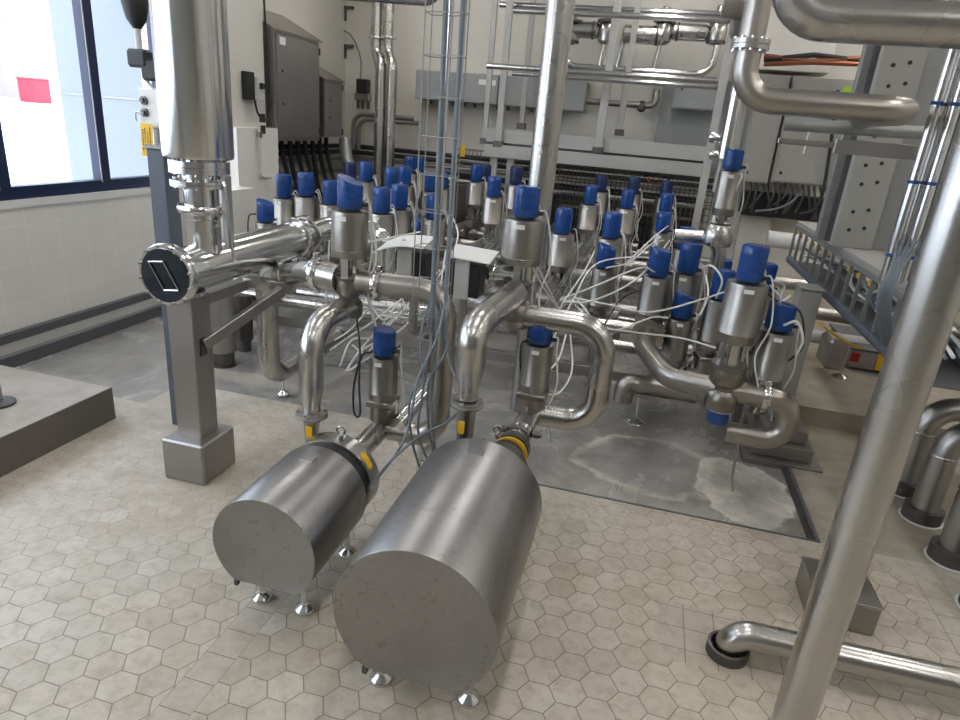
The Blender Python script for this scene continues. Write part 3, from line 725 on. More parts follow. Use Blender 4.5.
# vessel leg
q = at(224, 362, Z=0)
vl = thing('vessel_leg', 'dark round steel leg on the wet floor behind the square post', 'leg', (q.x, q.y, -.02))
L('sleeve', 'steel_dull', [(.10, .12), (.11, .13), (.11, 1.0)], (0, 0, 0), (0, 0, 1), vl); L('stem', 'dark_steel', [(.085, 0), (.085, .14)], (0, 0, 0), (0, 0, 1), vl); L('base_ring', 'dark_steel', [(.1, 0), (.1, .012)], (0, 0, 0), (0, 0, 1), vl)
q = at(245, 348, Z=0)
vl2 = thing('vessel_leg', 'short dark round leg farther back behind the brace of the square post', 'leg', (q.x, q.y, -.02))
L('sleeve', 'dark_steel', [(.07, .10), (.075, .11), (.075, .5)], (0, 0, 0), (0, 0, 1), vl2); L('stem', 'dark_steel', [(.055, 0), (.055, .12)], (0, 0, 0), (0, 0, 1), vl2)

# ------------------------------------------------------------------ tall pipes
q = at(547, 130, Y=4.45)
tp = pipe('tall vertical steel pipe rising to the ceiling in the middle of the valves', [(q.x, q.y, 1.0), (q.x, q.y, ZC - .01)], .088, .1, 'steel', name='vertical_pipe', seg=32)
L('foot_leg', 'steel_dull', [(.05, -.02), (.05, 1.0)], (q.x, q.y, 0), (0, 0, 1), tp)
rpx = at(877, 465, Y=1.6).x
tpr = pipe('thick foreground steel pipe crossing the right side of the picture from floor upwards', [(rpx, 1.6, .0), (rpx, 1.6, ZC - .01)], .0535, .1, 'steel', name='vertical_pipe', seg=48)
# floor pipe, lower right
fp = [(.615, 2.35, -.05), (.615, 2.35, .115), (3.2, 2.40, .115)]
q = pipe('horizontal pipe coming out of a floor sleeve and running right across the tiles', fp, .058, .12, 'steel', name='floor_pipe')
L('floor_sleeve', 'dark_steel', [(.085, .0), (.085, .045), (.072, .047), (.072, .002)], (.615, 2.35, 0), (0, 0, 1), q)
# three floor risers on the right
cups = [(905, 487, .135, 'farthest'), (920, 514, .135, 'second farthest'), (948, 555, .135, 'middle'), (968, 602, .135, 'nearest')]
for i, (px, py, zt, w) in enumerate(cups):
    p = at(px, py, Z=.03); X0, Y0 = 1.86, p.y
    hgt = .60
    o = pipe('large steel pipe rising from the floor at the right edge, %s of the row' % w, [(X0, Y0, -.04), (X0, Y0, hgt), (4.8, Y0 + .15, hgt)], .072, .17, 'steel_dull', name='riser_pipe')
    L('floor_sleeve', 'dark_steel', [(.105, 0), (.105, .085), (.075, .088)], (X0, Y0, 0), (0, 0, 1), o)
    L('sleeve_seal', 'white', [(.115, 0), (.118, .006), (.105, .008)], (X0, Y0, 0), (0, 0, 1), o)
    L('collar', 'steel', [(.0735, 0), (.0765, .004), (.0765, .012), (.0735, .016)], (X0, Y0, .42), (0, 0, 1), o)
# box on the floor
bx = thing('floor_box', 'low grey steel box standing on the tiles behind the thick foreground pipe', 'box', (1.13, 2.82, 0))
B('housing', 'sheet', -.138, .138, -.142, .142, 0, .148, bx, .006); B('lid', 'sheet', -.141, .141, -.145, .145, .148, .156, bx, .002)

# ------------------------------------------------------------------ right group pipework
bz = b5.z; Yv = 3.75
zr = at(700, 386, Y=Yv).z
q0 = at(642, 350, Y=4.60)
c_ = pipe('curved steel pipe sweeping down from the ring flange to the big right-hand valve', [Vector((b7.x, 4.68, b7.z + .07)), Vector((b7.x, 4.35, b7.z + .05)), at(668, 378, Y=3.95), Vector((b5.x - .02, Yv, zr))], .067, .28, 'steel_warm', name='curved_pipe')
flange((b7.x, 4.62, b7.z + .07), (0, 1, 0), .115, c_, 8, .016, 'steel_warm')
xe = at(778, 410, Y=Yv).x; zl = at(740, 434, Y=Yv).z
c2 = pipe('hairpin steel pipe with open end, lower right of the big right-hand valve', [(b5.x + .04, Yv, zr), (xe + .06, Yv, zr), (xe + .06, Yv, zl), (at(724, 435, Y=Yv).x, Yv, zl)], .063, .11, 'steel_warm', [((at(766, 394, Y=Yv).x, Yv, zr), (1, 0, 0))], name='hairpin_pipe')
q = at(738, 445, Y=Yv); bm = bmesh.new(); sweep(bm, smoothline([(q.x, Yv, zl - .06), (q.x + .01, Yv, .12), (q.x + .03, Yv - .01, .02)]), .008, 8); finish(bm, 'support_rod', 'steel', c2)
# J pipe
p0, p1_ = at(700, 380, Y=4.6), at(622, 385, Y=4.6)
j = pipe('hook-shaped steel pipe turned down above the wet floor, on a round foot', [(p0.x, 4.6, p1_.z + .03), (p1_.x + .02, 4.6, p1_.z + .03), (p1_.x + .02, 4.6, p1_.z - .12)], .072, .11, 'steel_warm', name='hook_pipe')
q = at(636, 417, Z=0); foot_cup(q.x, 4.6, p1_.z - .02, j, .075, z0=-.02); B('pipe_saddle', 'steel', q.x - .05, q.x + .05, 4.55, 4.65, p1_.z - .06, p1_.z - .03, j)
# steel base plate pedestal and grey support column
pd = thing('column_foot', 'stepped steel pedestal on the wet floor at the right end of the pit', 'pedestal', (1.15, 4.42, -.02))
B('base_plate', 'sheet', -.25, .25, -.16, .5, 0, .035, pd); B('step_box', 'sheet', -.20, .19, -.08, .42, .035, .13, pd, .006); B('upper_box', 'sheet', -.14, .15, .0, .4, .13, .22, pd, .006)
fc = B('support_column', 'grey_mach', 1.07, 1.205, 4.62, 4.80, .2, 1.13, None, .006); tag(fc, 'wide grey square column under the right end of the yellow-bracketed ladder tray', 'column')
B('head_plate', 'galv', 1.06, 1.215, 4.61, 4.81, 1.13, 1.145, fc)
# elbow at raised valve
a_, b_ = at(690, 236, Y=5.0), at(722, 238, Y=5.0)
eb = pipe('elbow pipe curving left below the raised slim valve', [Vector((b_.x, 5.0, b_.z - .5)), Vector((b_.x, 5.0, b_.z)), Vector((a_.x - .1, 5.05, a_.z - .02))], .052, .11, 'steel', name='elbow_pipe')
L('valve_seat', 'steel', [(.10, -.10), (.11, -.04), (.09, .03), (.04, .08)], (pb.x, pb.y, pb.z - .08), (0, 0, 1), eb)

# ------------------------------------------------------------------ manifold pipework below the array
GM = 'horizontal manifold pipes under the valves'
def run(label, a, b, r, mat='steel_dull', group=GM, **k): return pipe(label, [a, b], r, .1, mat, group=group, name='manifold_pipe', **k)
for i, (y, z, x0, x1, w) in enumerate(((5.62, .56, -3.75, .95, 'front'), (6.9, .56, -3.75, .75, 'second'), (7.85, .56, -3.75, .9, 'third'), (8.72, .56, -3.75, .9, 'rear'))):
    run('upper manifold pipe running across beneath the %s row of valves' % w, (x0, y, z), (x1, y, z), .055)
for i, (y, z, x0, x1, w) in enumerate(((4.75, .46, -3.6, -1.7, 'left front'), (5.15, .42, -3.7, -.2, 'second left'), (4.95, .60, -.35, .5, 'middle short'), (5.25, .35, -1.2, .9, 'low middle'), (6.3, .30, -3.7, .9, 'low rear'))):
    run('lower cross pipe near the floor, %s one behind the pumps' % w, (x0, y, z), (x1, y, z), .062 if i < 2 else .05, 'steel')
for x, w in ((-3.15, 'leftmost'), (-2.72, 'second from left'), (-2.28, 'third from left'), (-1.75, 'fourth from left'), (-1.2, 'under the hanging cables'), (-.70, 'left of the wire tray'), (-.28, 'right of the wire tray'), (.2, 'below the right group'), (.62, 'rightmost')):
    run('lengthwise pipe running back under the valves, %s' % w, (x, 5.3 if x > -1 else 5.0, .74), (x, 9.2, .74), .045, 'steel_dull', 'lengthwise pipes under the valves')
mf = thing('pipe_rack', 'long low grey steel frame carrying the valve manifold above the wet floor', 'frame', (0, 0, 0))
for y in (4.86, 6.6, 9.0):
    B('cross_beam', 'post_steel', -3.7, 1.0, y - .04, y + .04, .20, .28, mf)
for x in (-3.6, -1.6, .9): B('side_beam', 'post_steel', x - .04, x + .04, 4.86, 9.0, .20, .28, mf)
for y in (4.86, 6.6, 9.0):
    for x in (-3.6, -1.6, -.1, .9): B('leg', 'post_steel', x - .03, x + .03, y - .03, y + .03, -.02, .21, mf)
for y, z in ((4.6, .70), (6.2, .70)): B('cable_beam', 'dark_steel', -3.6, -1.3, y - .03, y + .03, z, z + .06, mf)
# valve feet: slim stands under the hanging valve bodies
for k, x, y, z in valve_pos:
    if z > .32: B('valve_stand', 'post_steel', x - .02, x + .02, y - .02, y + .02, .24, z + .01, mf, 0)

# ------------------------------------------------------------------ wire trays, hoses
def wire_tray(label, pts_a, pts_b, w, n, mat='galv', r=.003, name='wire_tray', side=.05):
    """basket tray from a to b"""
    a, b = Vector(pts_a), Vector(pts_b); d = (b - a); nn = d.normalized(); s, u = frame_from(nn); bm = bmesh.new()
    for k in range(5):
        o = s * (w * (k / 4 - .5)); sweep(bm, [a + o, b + o], r, 5)
    for sg in (-1, 1): sweep(bm, [a + s * sg * w / 2 + u * side, b + s * sg * w / 2 + u * side], r, 5)
    for k in range(n + 1):
        c = a + d * (k / n); sweep(bm, [c + s * w / 2 + u * side, c + s * w / 2, c - s * w / 2, c - s * w / 2 + u * side], r, 5, True)
    o = finish(bm, name, mat); tag(o, label, 'cable tray'); return o
wire_tray('wire basket tray running back between the valves, full of white hoses', (-.48, 4.0, .80), (-.40, 6.9, .98), .20, 40)
wire_tray('wire basket tray running back behind the hanging grey cables', (-1.30, 3.6, .80), (-1.45, 7.5, .95), .22, 46)
wire_tray('low wire tray along the floor frame left of the hanging cables', (-2.3, 4.35, .62), (-.8, 4.30, .66), .18, 24)
GH = 'white air hoses gathered in the middle wire tray'
hs = [((540, 345, 4.0), (565, 300, 4.6), (585, 270, 5.2), (600, 240, 6.0)),
      ((548, 350, 4.0), (572, 302, 4.5), (600, 262, 5.0), (668, 262, 5.0), (676, 300, 5.2)),
      ((560, 300, 4.4), (600, 284, 4.5), (640, 268, 4.6), (655, 272, 4.68)),
      ((562, 302, 4.4), (595, 300, 4.4), (640, 276, 4.5), (670, 240, 6.4)),
      ((575, 298, 4.4), (610, 305, 4.5), (650, 312, 4.4), (700, 300, 4.4), (748, 282, 3.95), (752, 268, 3.9)),
      ((578, 300, 4.4), (600, 325, 4.3), (632, 332, 4.3), (680, 338, 4.3), (716, 348, 4.0)),
      ((575, 305, 4.4), (590, 318, 4.3), (615, 330, 4.3), (650, 318, 4.4), (668, 318, 4.5)),
      ((530, 262, 3.6), (545, 290, 3.9), (560, 312, 4.2), (568, 330, 4.3)),
      ((533, 258, 3.6), (552, 296, 3.9), (566, 322, 4.2)),
      ((545, 395, 3.7), (560, 392, 3.9), (572, 370, 4.1), (570, 330, 4.3)),
      ((540, 380, 3.7), (558, 360, 3.9), (566, 335, 4.2)),
      ((628, 262, 5.2), (640, 250, 5.6), (655, 236, 6.2), (668, 226, 6.8)),
      ((606, 268, 5.0), (630, 262, 5.2), (650, 245, 5.8), (664, 240, 6.4)),
      ((700, 268, 4.6), (712, 266, 4.4), (722, 280, 4.3), (716, 298, 4.4))]
for i, h in enumerate(hs):
    pts = [at(x, y, Y=Y) for x, y, Y in h]
    o = hose('air_hose', 'white_hose', pts, .0062, None, 7, 8)
    tag(o, 'thin white air hose looping among the valves right of the tall pipe', 'hose', GH)
hs = [((345, 372, 3.3), (362, 350, 3.4), (400, 330, 3.6), (418, 310, 4.0)), ((340, 366, 3.3), (352, 340, 3.5), (378, 335, 3.6), (412, 300, 4.0), (440, 270, 4.6)),
      ((382, 350, 3.0), (365, 360, 3.05), (348, 370, 3.1), (360, 350, 3.3), (385, 322, 3.5)), ((330, 350, 3.6), (352, 335, 3.8), (372, 322, 4.0), (400, 300, 4.3)),
      ((352, 345, 3.6), (368, 352, 3.6), (392, 320, 3.8), (430, 318, 3.8), (452, 300, 3.9)), ((368, 300, 3.8), (384, 320, 3.8), (400, 300, 4.0), (430, 268, 4.8), (440, 245, 5.6)),
      ((398, 288, 3.7), (410, 310, 3.7), (436, 300, 4.0), (446, 250, 5.0)), ((372, 305, 3.9), (350, 330, 3.9), (335, 340, 3.9)),
      ((330, 232, 4.4), (328, 270, 4.5), (326, 300, 4.5), (332, 320, 4.5)), ((368, 242, 4.0), (400, 236, 4.0), (420, 232, 4.2)), ((452, 215, 5.0), (458, 235, 4.8), (450, 258, 4.4), (436, 280, 4.2))]
for h in hs:
    pts = [at(x, y, Y=Y) for x, y, Y in h]
    o = hose('air_hose', 'white_hose', pts, .006, None, 7, 8)
    tag(o, 'thin white air hose tangled behind the inlet valve of the smaller pump', 'hose', 'white air hoses behind the smaller pump')
# black cable loops
for pts, lab in ((((372, 352, 2.98), (362, 356, 2.98), (354, 385, 2.98), (354, 412, 2.98), (360, 414, 2.98), (359, 380, 3.0), (360, 350, 3.1), (356, 310, 3.3)), 'black cable hanging in a loop left of the inlet valve of the smaller pump'),
                 (((530, 340, 3.42), (521, 345, 3.4), (521, 372, 3.4), (526, 360, 3.5)), 'black cable looped left of the valve under the bent pipe'),
                 (((256, 214, 5.1), (249, 216, 5.1), (248, 232, 5.1), (249, 250, 5.2)), 'black cable bending down from the leftmost slanted blue cap'),
                 (((568, 312, 4.3), (585, 325, 4.3), (600, 330, 4.4), (620, 300, 4.8), (640, 290, 4.9)), 'black cable sagging between the valves right of the U-shaped pipe'),
                 (((757, 285, 3.9), (776, 300, 3.9), (800, 312, 3.8), (803, 345, 3.8), (792, 358, 3.8), (786, 362, 3.85)), 'black and white cable loop hanging from the slim right-hand valve')):
    o = hose('cable', 'black', [at(x, y, Y=Y) for x, y, Y in pts], .006, None, 7, 8); tag(o, lab, 'cable')
for pts in (((784, 325, 3.75), (797, 322, 3.7), (803, 340, 3.7), (796, 356, 3.75)), ((770, 285, 3.8), (780, 300, 3.85), (772, 318, 3.9), (764, 322, 4.1)), ((772, 280, 3.9), (784, 286, 4.0), (780, 302, 4.0), (790, 296, 4.1)), ((706, 275, 4.7), (708, 295, 4.6), (700, 315, 4.5)), ((733, 177, 4.95), (742, 175, 4.95), (736, 190, 4.95), (734, 205, 4.98))):
    o = hose('air_hose', 'white_hose', [at(x, y, Y=Y) for x, y, Y in pts], .007, None, 7, 8); tag(o, 'thin white air hose looping beside the right-hand valves', 'hose', 'white hoses of the right-hand valves')

# hanging grey conduits with ladder wires
Yh = 2.9
hc = thing('hanging_cable_bundle', 'two grey-blue conduits in a wire cage hanging before the terminal boxes', 'cable bundle', (0, 0, 0))
A0, A1 = at(441, 0, Y=Yh), at(431, 335, Y=Yh); B0, B1 = at(461, 0, Y=Yh), at(446, 300, Y=Yh)
bm = bmesh.new(); sweep(bm, [Vector((A0.x, Yh, ZC - .02)), A1], .0125, 12); finish(bm, 'conduit', 'grey_hose', hc)
bm = bmesh.new(); sweep(bm, [Vector((B0.x, Yh, ZC - .02)), B1], .0125, 12); finish(bm, 'conduit', 'grey_hose', hc)
bm = bmesh.new()
for xo, yo in ((-.06, -.02), (-.06, .07), (.03, .08), (.12, .02), (.125, -.04)):
    base = Vector((A0.x + xo, Yh + yo, 0)); sweep(bm, [base + Vector((0, 0, ZC - .02)), base + Vector((0, 0, 1.05))], .003, 5)
z = 1.1
while z < 3.2:
    q = [Vector((A0.x + a, Yh + b, z)) for a, b in ((-.06, -.02), (-.06, .07), (.03, .08), (.12, .02), (.125, -.04), (-.06, -.02))]; sweep(bm, q, .0025, 5); z += .165
finish(bm, 'wire_cage', 'galv', hc)
for pts in (((431, 330, 2.9), (428, 360, 2.8), (410, 400, 2.7), (412, 440, 2.75), (420, 468, 2.95)), ((438, 310, 2.9), (436, 350, 2.85), (432, 400, 2.8), (434, 440, 2.8), (438, 470, 2.8)),
            ((446, 300, 2.9), (436, 340, 2.8), (418, 380, 2.7), (404, 440, 2.6), (368, 490, 2.42)), ((444, 330, 2.9), (452, 370, 2.85), (466, 395, 2.8), (450, 420, 2.75), (420, 436, 2.65), (392, 460, 2.5), (368, 488, 2.40)),
            ((430, 300, 2.9), (420, 340, 2.85), (424, 380, 2.8), (418, 430, 2.75), (430, 466, 2.8)), ((440, 300, 2.9), (448, 345, 2.85), (430, 380, 2.8), (428, 420, 2.8), (436, 466, 2.8))):
    bm = bmesh.new(); sweep(bm, smoothline([at(x, y, Y=Y) for x, y, Y in pts], 8), .0065, 7); finish(bm, 'cable_tail', 'grey_hose', hc)
B('cable_tag', 'yellow', at(459, 151, Y=Yh).x - .008, at(459, 151, Y=Yh).x + .012, Yh + .05, Yh + .056, at(459, 157, Y=Yh).z, at(459, 145, Y=Yh).z, hc, 0)

# terminal boxes with white lids
for (xa, xb, yb, yt, Y, lx0, lx1, ly, w, mirror) in ((401, 428, 287, 250, 3.35, 381, 430, 243, 'left', 1), (449, 481, 294, 261, 3.35, 452, 495, 255, 'right', -1)):
    p0 = at((xa + xb) / 2, yb, Y=Y); p1q = at((xa + xb) / 2, yt, Y=Y); wd = (at(xb, yb, Y=Y) - at(xa, yb, Y=Y)).x
    t = thing('terminal_box', '%s of the two black terminal boxes under tilted white lids behind the hanging cables' % w, 'terminal box', (p0.x, Y, p0.z))
    hh = p1q.z - p0.z
    B('case', 'black', -wd / 2, wd / 2, -.07, .07, 0, hh, t, .006)
    B('front_strap', 'lightgrey', (-wd / 2 + .0 if mirror == 1 else -.045), (-wd / 2 + .085 if mirror == 1 else .035), -.085, -.06, -.01, hh + .02, t, .004)
    l0 = at((lx0 + lx1) / 2, ly, Y=Y) - p0; ww = (at(lx1, ly, Y=Y) - at(lx0, ly, Y=Y)).x
    bm = bmesh.new(); n = 10; th = .006; pv = None
    for k in range(n + 1):
        u = k / n; x = l0.x + ww * (u - .5)
        z = hh + .035 + (-.05 * (1 - u) ** 3 * 1.2 if mirror == 1 else 0) + (-.012 * u if mirror == -1 else 0)
        r_ = [bm.verts.new((x, y, z + dz + (.03 if y > 0 else 0))) for y in (-.12, .09) for dz in (0, th)]
        if pv: 
            for a, b, c, d in ((0, 1, 3, 2),): pass
            bm.faces.new((pv[1], pv[3], r_[3], r_[1])); bm.faces.new((pv[0], r_[0], r_[2], pv[2])); bm.faces.new((pv[0], pv[1], r_[1], r_[0])); bm.faces.new((pv[2], r_[2], r_[3], pv[3]))
        else: bm.faces.new((r_[0], r_[1], r_[3], r_[2]))
        pv = r_
    bm.faces.new((pv[0], pv[2], pv[3], pv[1]))
    finish(bm, 'lid', 'white', t)
    B('lid_post', 'steel', l0.x - .015, l0.x + .015, -.015, .015, hh - .01, hh + .05, t, 0)
    B('mounting_foot', 'steel_dull', -.02, .02, -.02, .02, -.25, .01, t, 0)
# pipe piece between the boxes and valve 2
pipe('clamped horizontal pipe left of the flat-capped valve on the larger pump line', [at(482, 272, Y=3.42), at(522, 274, Y=3.42)], .04, .05, 'steel_bright', [(at(492, 272, Y=3.42), (1, 0, 0))], name='branch_pipe')
pipe('steel branch pipe bending left from under the flat-capped valve', [at(510, 312, Y=3.45), at(462, 300, Y=3.9), at(440, 330, Y=4.0)], .06, .16, 'steel', name='branch_pipe')
# ------------------------------------------------------------------ left wall: cabinets
def cabinet(label, X0, X1, y0, y1, z0, z1, slope, mat='cabinet_steel', n='wall_cabinet'):
    t = thing(n, label, 'cabinet', (X0, y0, z0))
    W, Dp, Hh = X1 - X0, y1 - y0, z1 - z0
    bm = bmesh.new(); v = [bm.verts.new(c) for c in ((0, 0, 0), (W, 0, 0), (W, 0, Hh), (0, 0, Hh + slope), (0, Dp, 0), (W, Dp, 0), (W, Dp, Hh), (0, Dp, Hh + slope))]
    for f in ((0, 1, 2, 3), (4, 7, 6, 5), (0, 4, 5, 1), (1, 5, 6, 2), (2, 6, 7, 3), (0, 3, 7, 4)): bm.faces.new([v[i] for i in f])
    finish(bm, 'housing', mat, t, False)
    B('door', mat, W, W + .018, .05, Dp - .04, .04, Hh - .04, t, .004)
    for zz in (Hh * .35, Hh * .65): L('lock', 'dark_steel', [(.015, 0), (.015, .012)], (W + .018, .14, zz), (1, 0, 0), t, 10)
    for zz in (Hh * .1, Hh * .9): B('hinge', 'dark_steel', W + .01, W + .03, Dp - .04, Dp - .02, zz - .04, zz + .04, t, 0)
    bm = bmesh.new(); v = [bm.verts.new(c) for c in ((-.0, -.03, Hh + slope + .0), (W + .03, -.03, Hh - .01), (W + .03, Dp + .03, Hh - .01), (0, Dp + .03, Hh + slope), (-.0, -.03, Hh + slope + .02), (W + .03, -.03, Hh + .01), (W + .03, Dp + .03, Hh + .01), (0, Dp + .03, Hh + slope + .02))]
    for f in ((0, 1, 2, 3), (4, 7, 6, 5), (0, 4, 5, 1), (1, 5, 6, 2), (2, 6, 7, 3), (0, 3, 7, 4)): bm.faces.new([v[i] for i in f])
    finish(bm, 'roof', 'steel_warm', t, False)
    return t, W, Dp, Hh
xf = -4.35
a = at(273, 27, X=xf); b = at(319, 36, X=xf); c = at(269, 141, X=xf)
t, W, Dp, Hh = cabinet('tall stainless wall cabinet with sloped roof beside the pale pillar', XL, xf, a.y, b.y, c.z, a.z - .02, .26)
B('label_plate', 'label', W + .018, W + .022, .10, .22, Hh - .14, Hh - .06, t, 0)
a2 = at(320, 80, X=xf); b2_ = at(339, 82, X=xf); c2_ = at(338, 137, X=xf)
cabinet('smaller stainless wall cabinet with sloped roof, farther back than the tall one', XL, xf, a2.y + .1, b2_.y + .1, c2_.z, b2_.z, .24)
# dark cable bundle under cabinets
bm = bmesh.new()
for k in range(9):
    y = a.y + .15 + k * .2; sweep(bm, smoothline([(XL + .25, y, c.z + .02), (XL + .25, y + .02, c.z - .2), (XL + .3 + .03 * (k % 3), y + .1, .9), (XL + .4, y + .2, .6)]), .03, 7)
o = finish(bm, 'cable_bundle', 'black'); tag(o, 'dark bundles of cable dropping below the two stainless wall cabinets', 'cable bundle')
for k, (z, m_) in enumerate(((1.50, 'black'), (1.33, 'steel_dull'), (1.42, 'black'), (1.15, 'steel_dull'))):
    o = T('wall_pipe', m_, [(XL + .15, 7.4, z), (XL + .15, 9.80 - .05 * k, z), (1.0, 9.80 - .05 * k, z)], .035, None, .15, 10); tag(o, 'dark pipe running along the back wall behind the valves, %s of four' % ('topmost', 'third highest', 'second highest', 'lowest')[k], 'pipe')
bm = bmesh.new(); sweep(bm, smoothline([at(345, 140, X=-4.4), at(347, 160, X=-4.3), at(352, 170, X=-4.2)]), .09, 12); o = finish(bm, 'corrugated_duct', 'galv'); tag(o, 'short grey corrugated duct hanging under the smaller wall cabinet', 'duct')
# switch on pillar
s0 = at(250, 82, X=-4.41)
t = thing('isolator_switch', 'small black and grey switch box on the pillar left of the tall wall cabinet', 'switch', s0)
B('case', 'black', 0, .06, -.16, .0, -.18, .10, t, .006); B('cover', 'lightgrey', .02, .10, .0, .12, -.18, .06, t, .01); B('lever', 'black', .10, .14, .02, .10, -.06, -.0, t, .004)
bm = bmesh.new(); sweep(bm, smoothline([(.05, .0, -.18), (.06, .04, -.32), (.06, .16, -.38), (.06, .26, -.30), (.05, .28, .1), (.04, .26, .9)]), .012, 8); finish(bm, 'cable', 'black', t)
s0 = at(261, 118, X=-4.29)
t = thing('socket_strip', 'two small dark sockets with a thin drop pipe on the pale casing of the pillar', 'socket', s0)
for dz in (0, -.12): B('socket', 'black', 0, .03, -.04, .04, dz - .045, dz + .045, t, .004)
bm = bmesh.new(); sweep(bm, fillet([(.03, -.09, -.05), (.03, -.09, -.62), (.03, .12, -.64)], .06), .014, 8); finish(bm, 'drop_pipe', 'lightgrey', t); B('tap', 'steel', .01, .05, -.12, -.06, -.2, -.14, t, .004)
# wall brackets and small valve block
for px, py, w in ((345, 12, 'upper'), (345, 50, 'lower')):
    p = at(px, py, X=XL); t = thing('wall_bracket', '%s of two small dark brackets on the wall above the smaller cabinet' % w, 'bracket', p)
    B('plate', 'dark_steel', 0, .02, -.04, .04, -.12, .08, t, .003); B('arm', 'dark_steel', 0, .14, -.03, .05, .04, .08, t, .003)
p = at(364.5, 95, Y=9.98); t = thing('solenoid_block', 'small black valve block with fittings on the wall left of the bent wall pipes', 'valve block', p)
B('coil', 'black', -.08, .10, -.14, 0, .02, .22, t, .01); B('manifold', 'steel_dull', -.12, .12, -.12, 0, -.08, .02, t, .006)
for x in (-.08, 0, .09): L('fitting', 'dark_steel', [(.022, 0), (.022, .12)], (x, -.06, -.2), (0, 0, 1), t, 10)
hose('cable', 'grey_hose', [(-.05, -.06, .2), (-.05, -.05, .5), (-.2, -.04, .8), (-.4, -.03, .9)], .01, t)
for k, px in enumerate((353, 358)):
    p = at(px, 160, Y=9.75); q = at(px + 30, 116 + k * 5, Y=9.75)
    o = T('wall_pipe', 'steel_dull', [(p.x, 9.75, .9), (p.x, 9.75, q.z), (q.x + .5, 9.75, q.z)], .035, None, .18, 12); tag(o, '%s dark elbow pipe on the back wall below the small valve block' % ('outer', 'inner')[k], 'pipe')
# bent wall pipe pair
for k, (xa, xb, w) in enumerate(((376.5, 378, 'left'), (388, 394.5, 'right'))):
    p = at(xa, 30, Y=9.0); q = at(xb, 150, Y=9.0); z1 = at(xa, 52, Y=9.0).z; z2 = at(xb, 66, Y=9.0).z
    off = .13 if k == 0 else .12
    o = pipe('%s of two tall wall pipes with an offset bend, left of the hanging cables' % w, [(p.x, 9.0, ZC - .01), (p.x, 9.0, z1), (p.x + off, 8.88, z2), (p.x + off, 8.88, .4)], .074, .18, 'steel', name='wall_pipe')
    clamp((p.x, 9.0, at(xa, 38, Y=9.0).z), (0, 0, 1), .074, o)
# top duct left
a = at(365, 1, Y=5.5)
q = at(446, 90, Y=5.2)
pipe('horizontal steel duct at the top edge of the picture left of the hanging cables', [Vector((a.x - .3, 5.6, a.z + .07)), at(436, 2, Y=5.5) + Vector((0, 0, .02)), at(436, 2, Y=5.5) + Vector((.0, .0, 1.2))], .055, .1, 'steel', name='duct_pipe')
pipe('thin vertical steel pipe just behind the hanging cables', [(q.x, 5.2, .3), (q.x, 5.2, ZC - .01)], .024, .1, 'steel_bright', name='vertical_pipe')
# ------------------------------------------------------------------ back wall
# long cable cabinet
a, b = at(418, 70, Y=9.7), at(585, 106, Y=9.7); a2 = at(420, 99, Y=9.7)
t = thing('long_wall_cabinet', 'long low grey cabinet on the back wall behind the hanging cables', 'cabinet', (a.x, 9.62, a2.z))
B('housing', 'grey_cab', 0, b.x - a.x, 0, .35, 0, a.z - a2.z, t, .01)
for k in range(4):
    x = (b.x - a.x) / 4 * (k + 1); 
    if k < 3: B('panel_joint', 'dark_steel', x - .008, x + .008, -.006, 0, .02, a.z - a2.z - .02, t, 0)
B('label_plate', 'label', .95, 1.2, -.008, -.002, a.z - a2.z - .14, a.z - a2.z - .07, t, 0)
for k in range(12): L('cable_gland', 'dark_steel', [(.02, 0), (.02, .06)], (.2 + k * .17, .15, -.06), (0, 0, 1), t, 8)
a, b = at(675, 84, Y=9.7), at(716, 112, Y=9.7)
t = thing('small_wall_cabinet', 'square grey cabinet on the back wall behind the right end of the handrail', 'cabinet', (a.x, 9.62, b.z))
B('housing', 'grey_cab', 0, b.x - a.x, 0, .35, 0, a.z - b.z, t, .01); B('door', 'grey_cab', .02, b.x - a.x - .02, -.015, 0, .02, a.z - b.z - .02, t, .003); L('lock', 'dark_steel', [(.02, 0), (.02, .015)], (.1, -.02, (a.z - b.z) * .8), (0, -1, 0), t, 10)
a = at(655, 135, Y=9.9); struct(B('trim_10', 'grey_cab', a.x, a.x + .9, 9.93, 9.98, 1.6, a.z + .75, None, 0))
# gantry: double beam, posts, rails
YG = 9.1
gt = thing('platform_beam', 'long double grey steel beam spanning the back above the valves', 'beam', (0, YG, 0))
l1, r1_ = at(488, 128, Y=YG), at(712, 140, Y=YG); l2 = at(488, 143, Y=YG); l3 = at(488, 149, Y=YG)
B('upper_beam', 'gantry', l1.x, r1_.x, -.05, .0, l2.z + .02, l1.z, gt); B('lower_beam', 'gantry', l1.x, r1_.x, -.14, -.06, l2.z - .17, l2.z - .01, gt); B('web', 'dark_steel', l1.x, r1_.x, .01, .06, l2.z - .2, l1.z - .02, gt)
for px in (495, 512): 
    x = at(px, 150, Y=YG).x; B('beam_leg', 'gantry', x - .05, x + .05, -.03, .03, .3, l2.z - .17, gt)
GP = 'grey uprights of the handrail gantry'
posts = [(617, 10, 150, YG - .1, .05, 'widest upright of the gantry reaching down in front of the double beam'), (637, 12, 132, YG + .15, .038, 'upright just right of and behind the widest gantry upright'),
         (510, 5, 143, YG - .1, .042, 'second upright from the left of the handrail gantry'), (495, 5, 140, YG + .2, .035, 'leftmost slim upright of the handrail gantry'), (533, 5, 125, YG + .25, .035, 'slim rear upright left of the tall vertical pipe')]
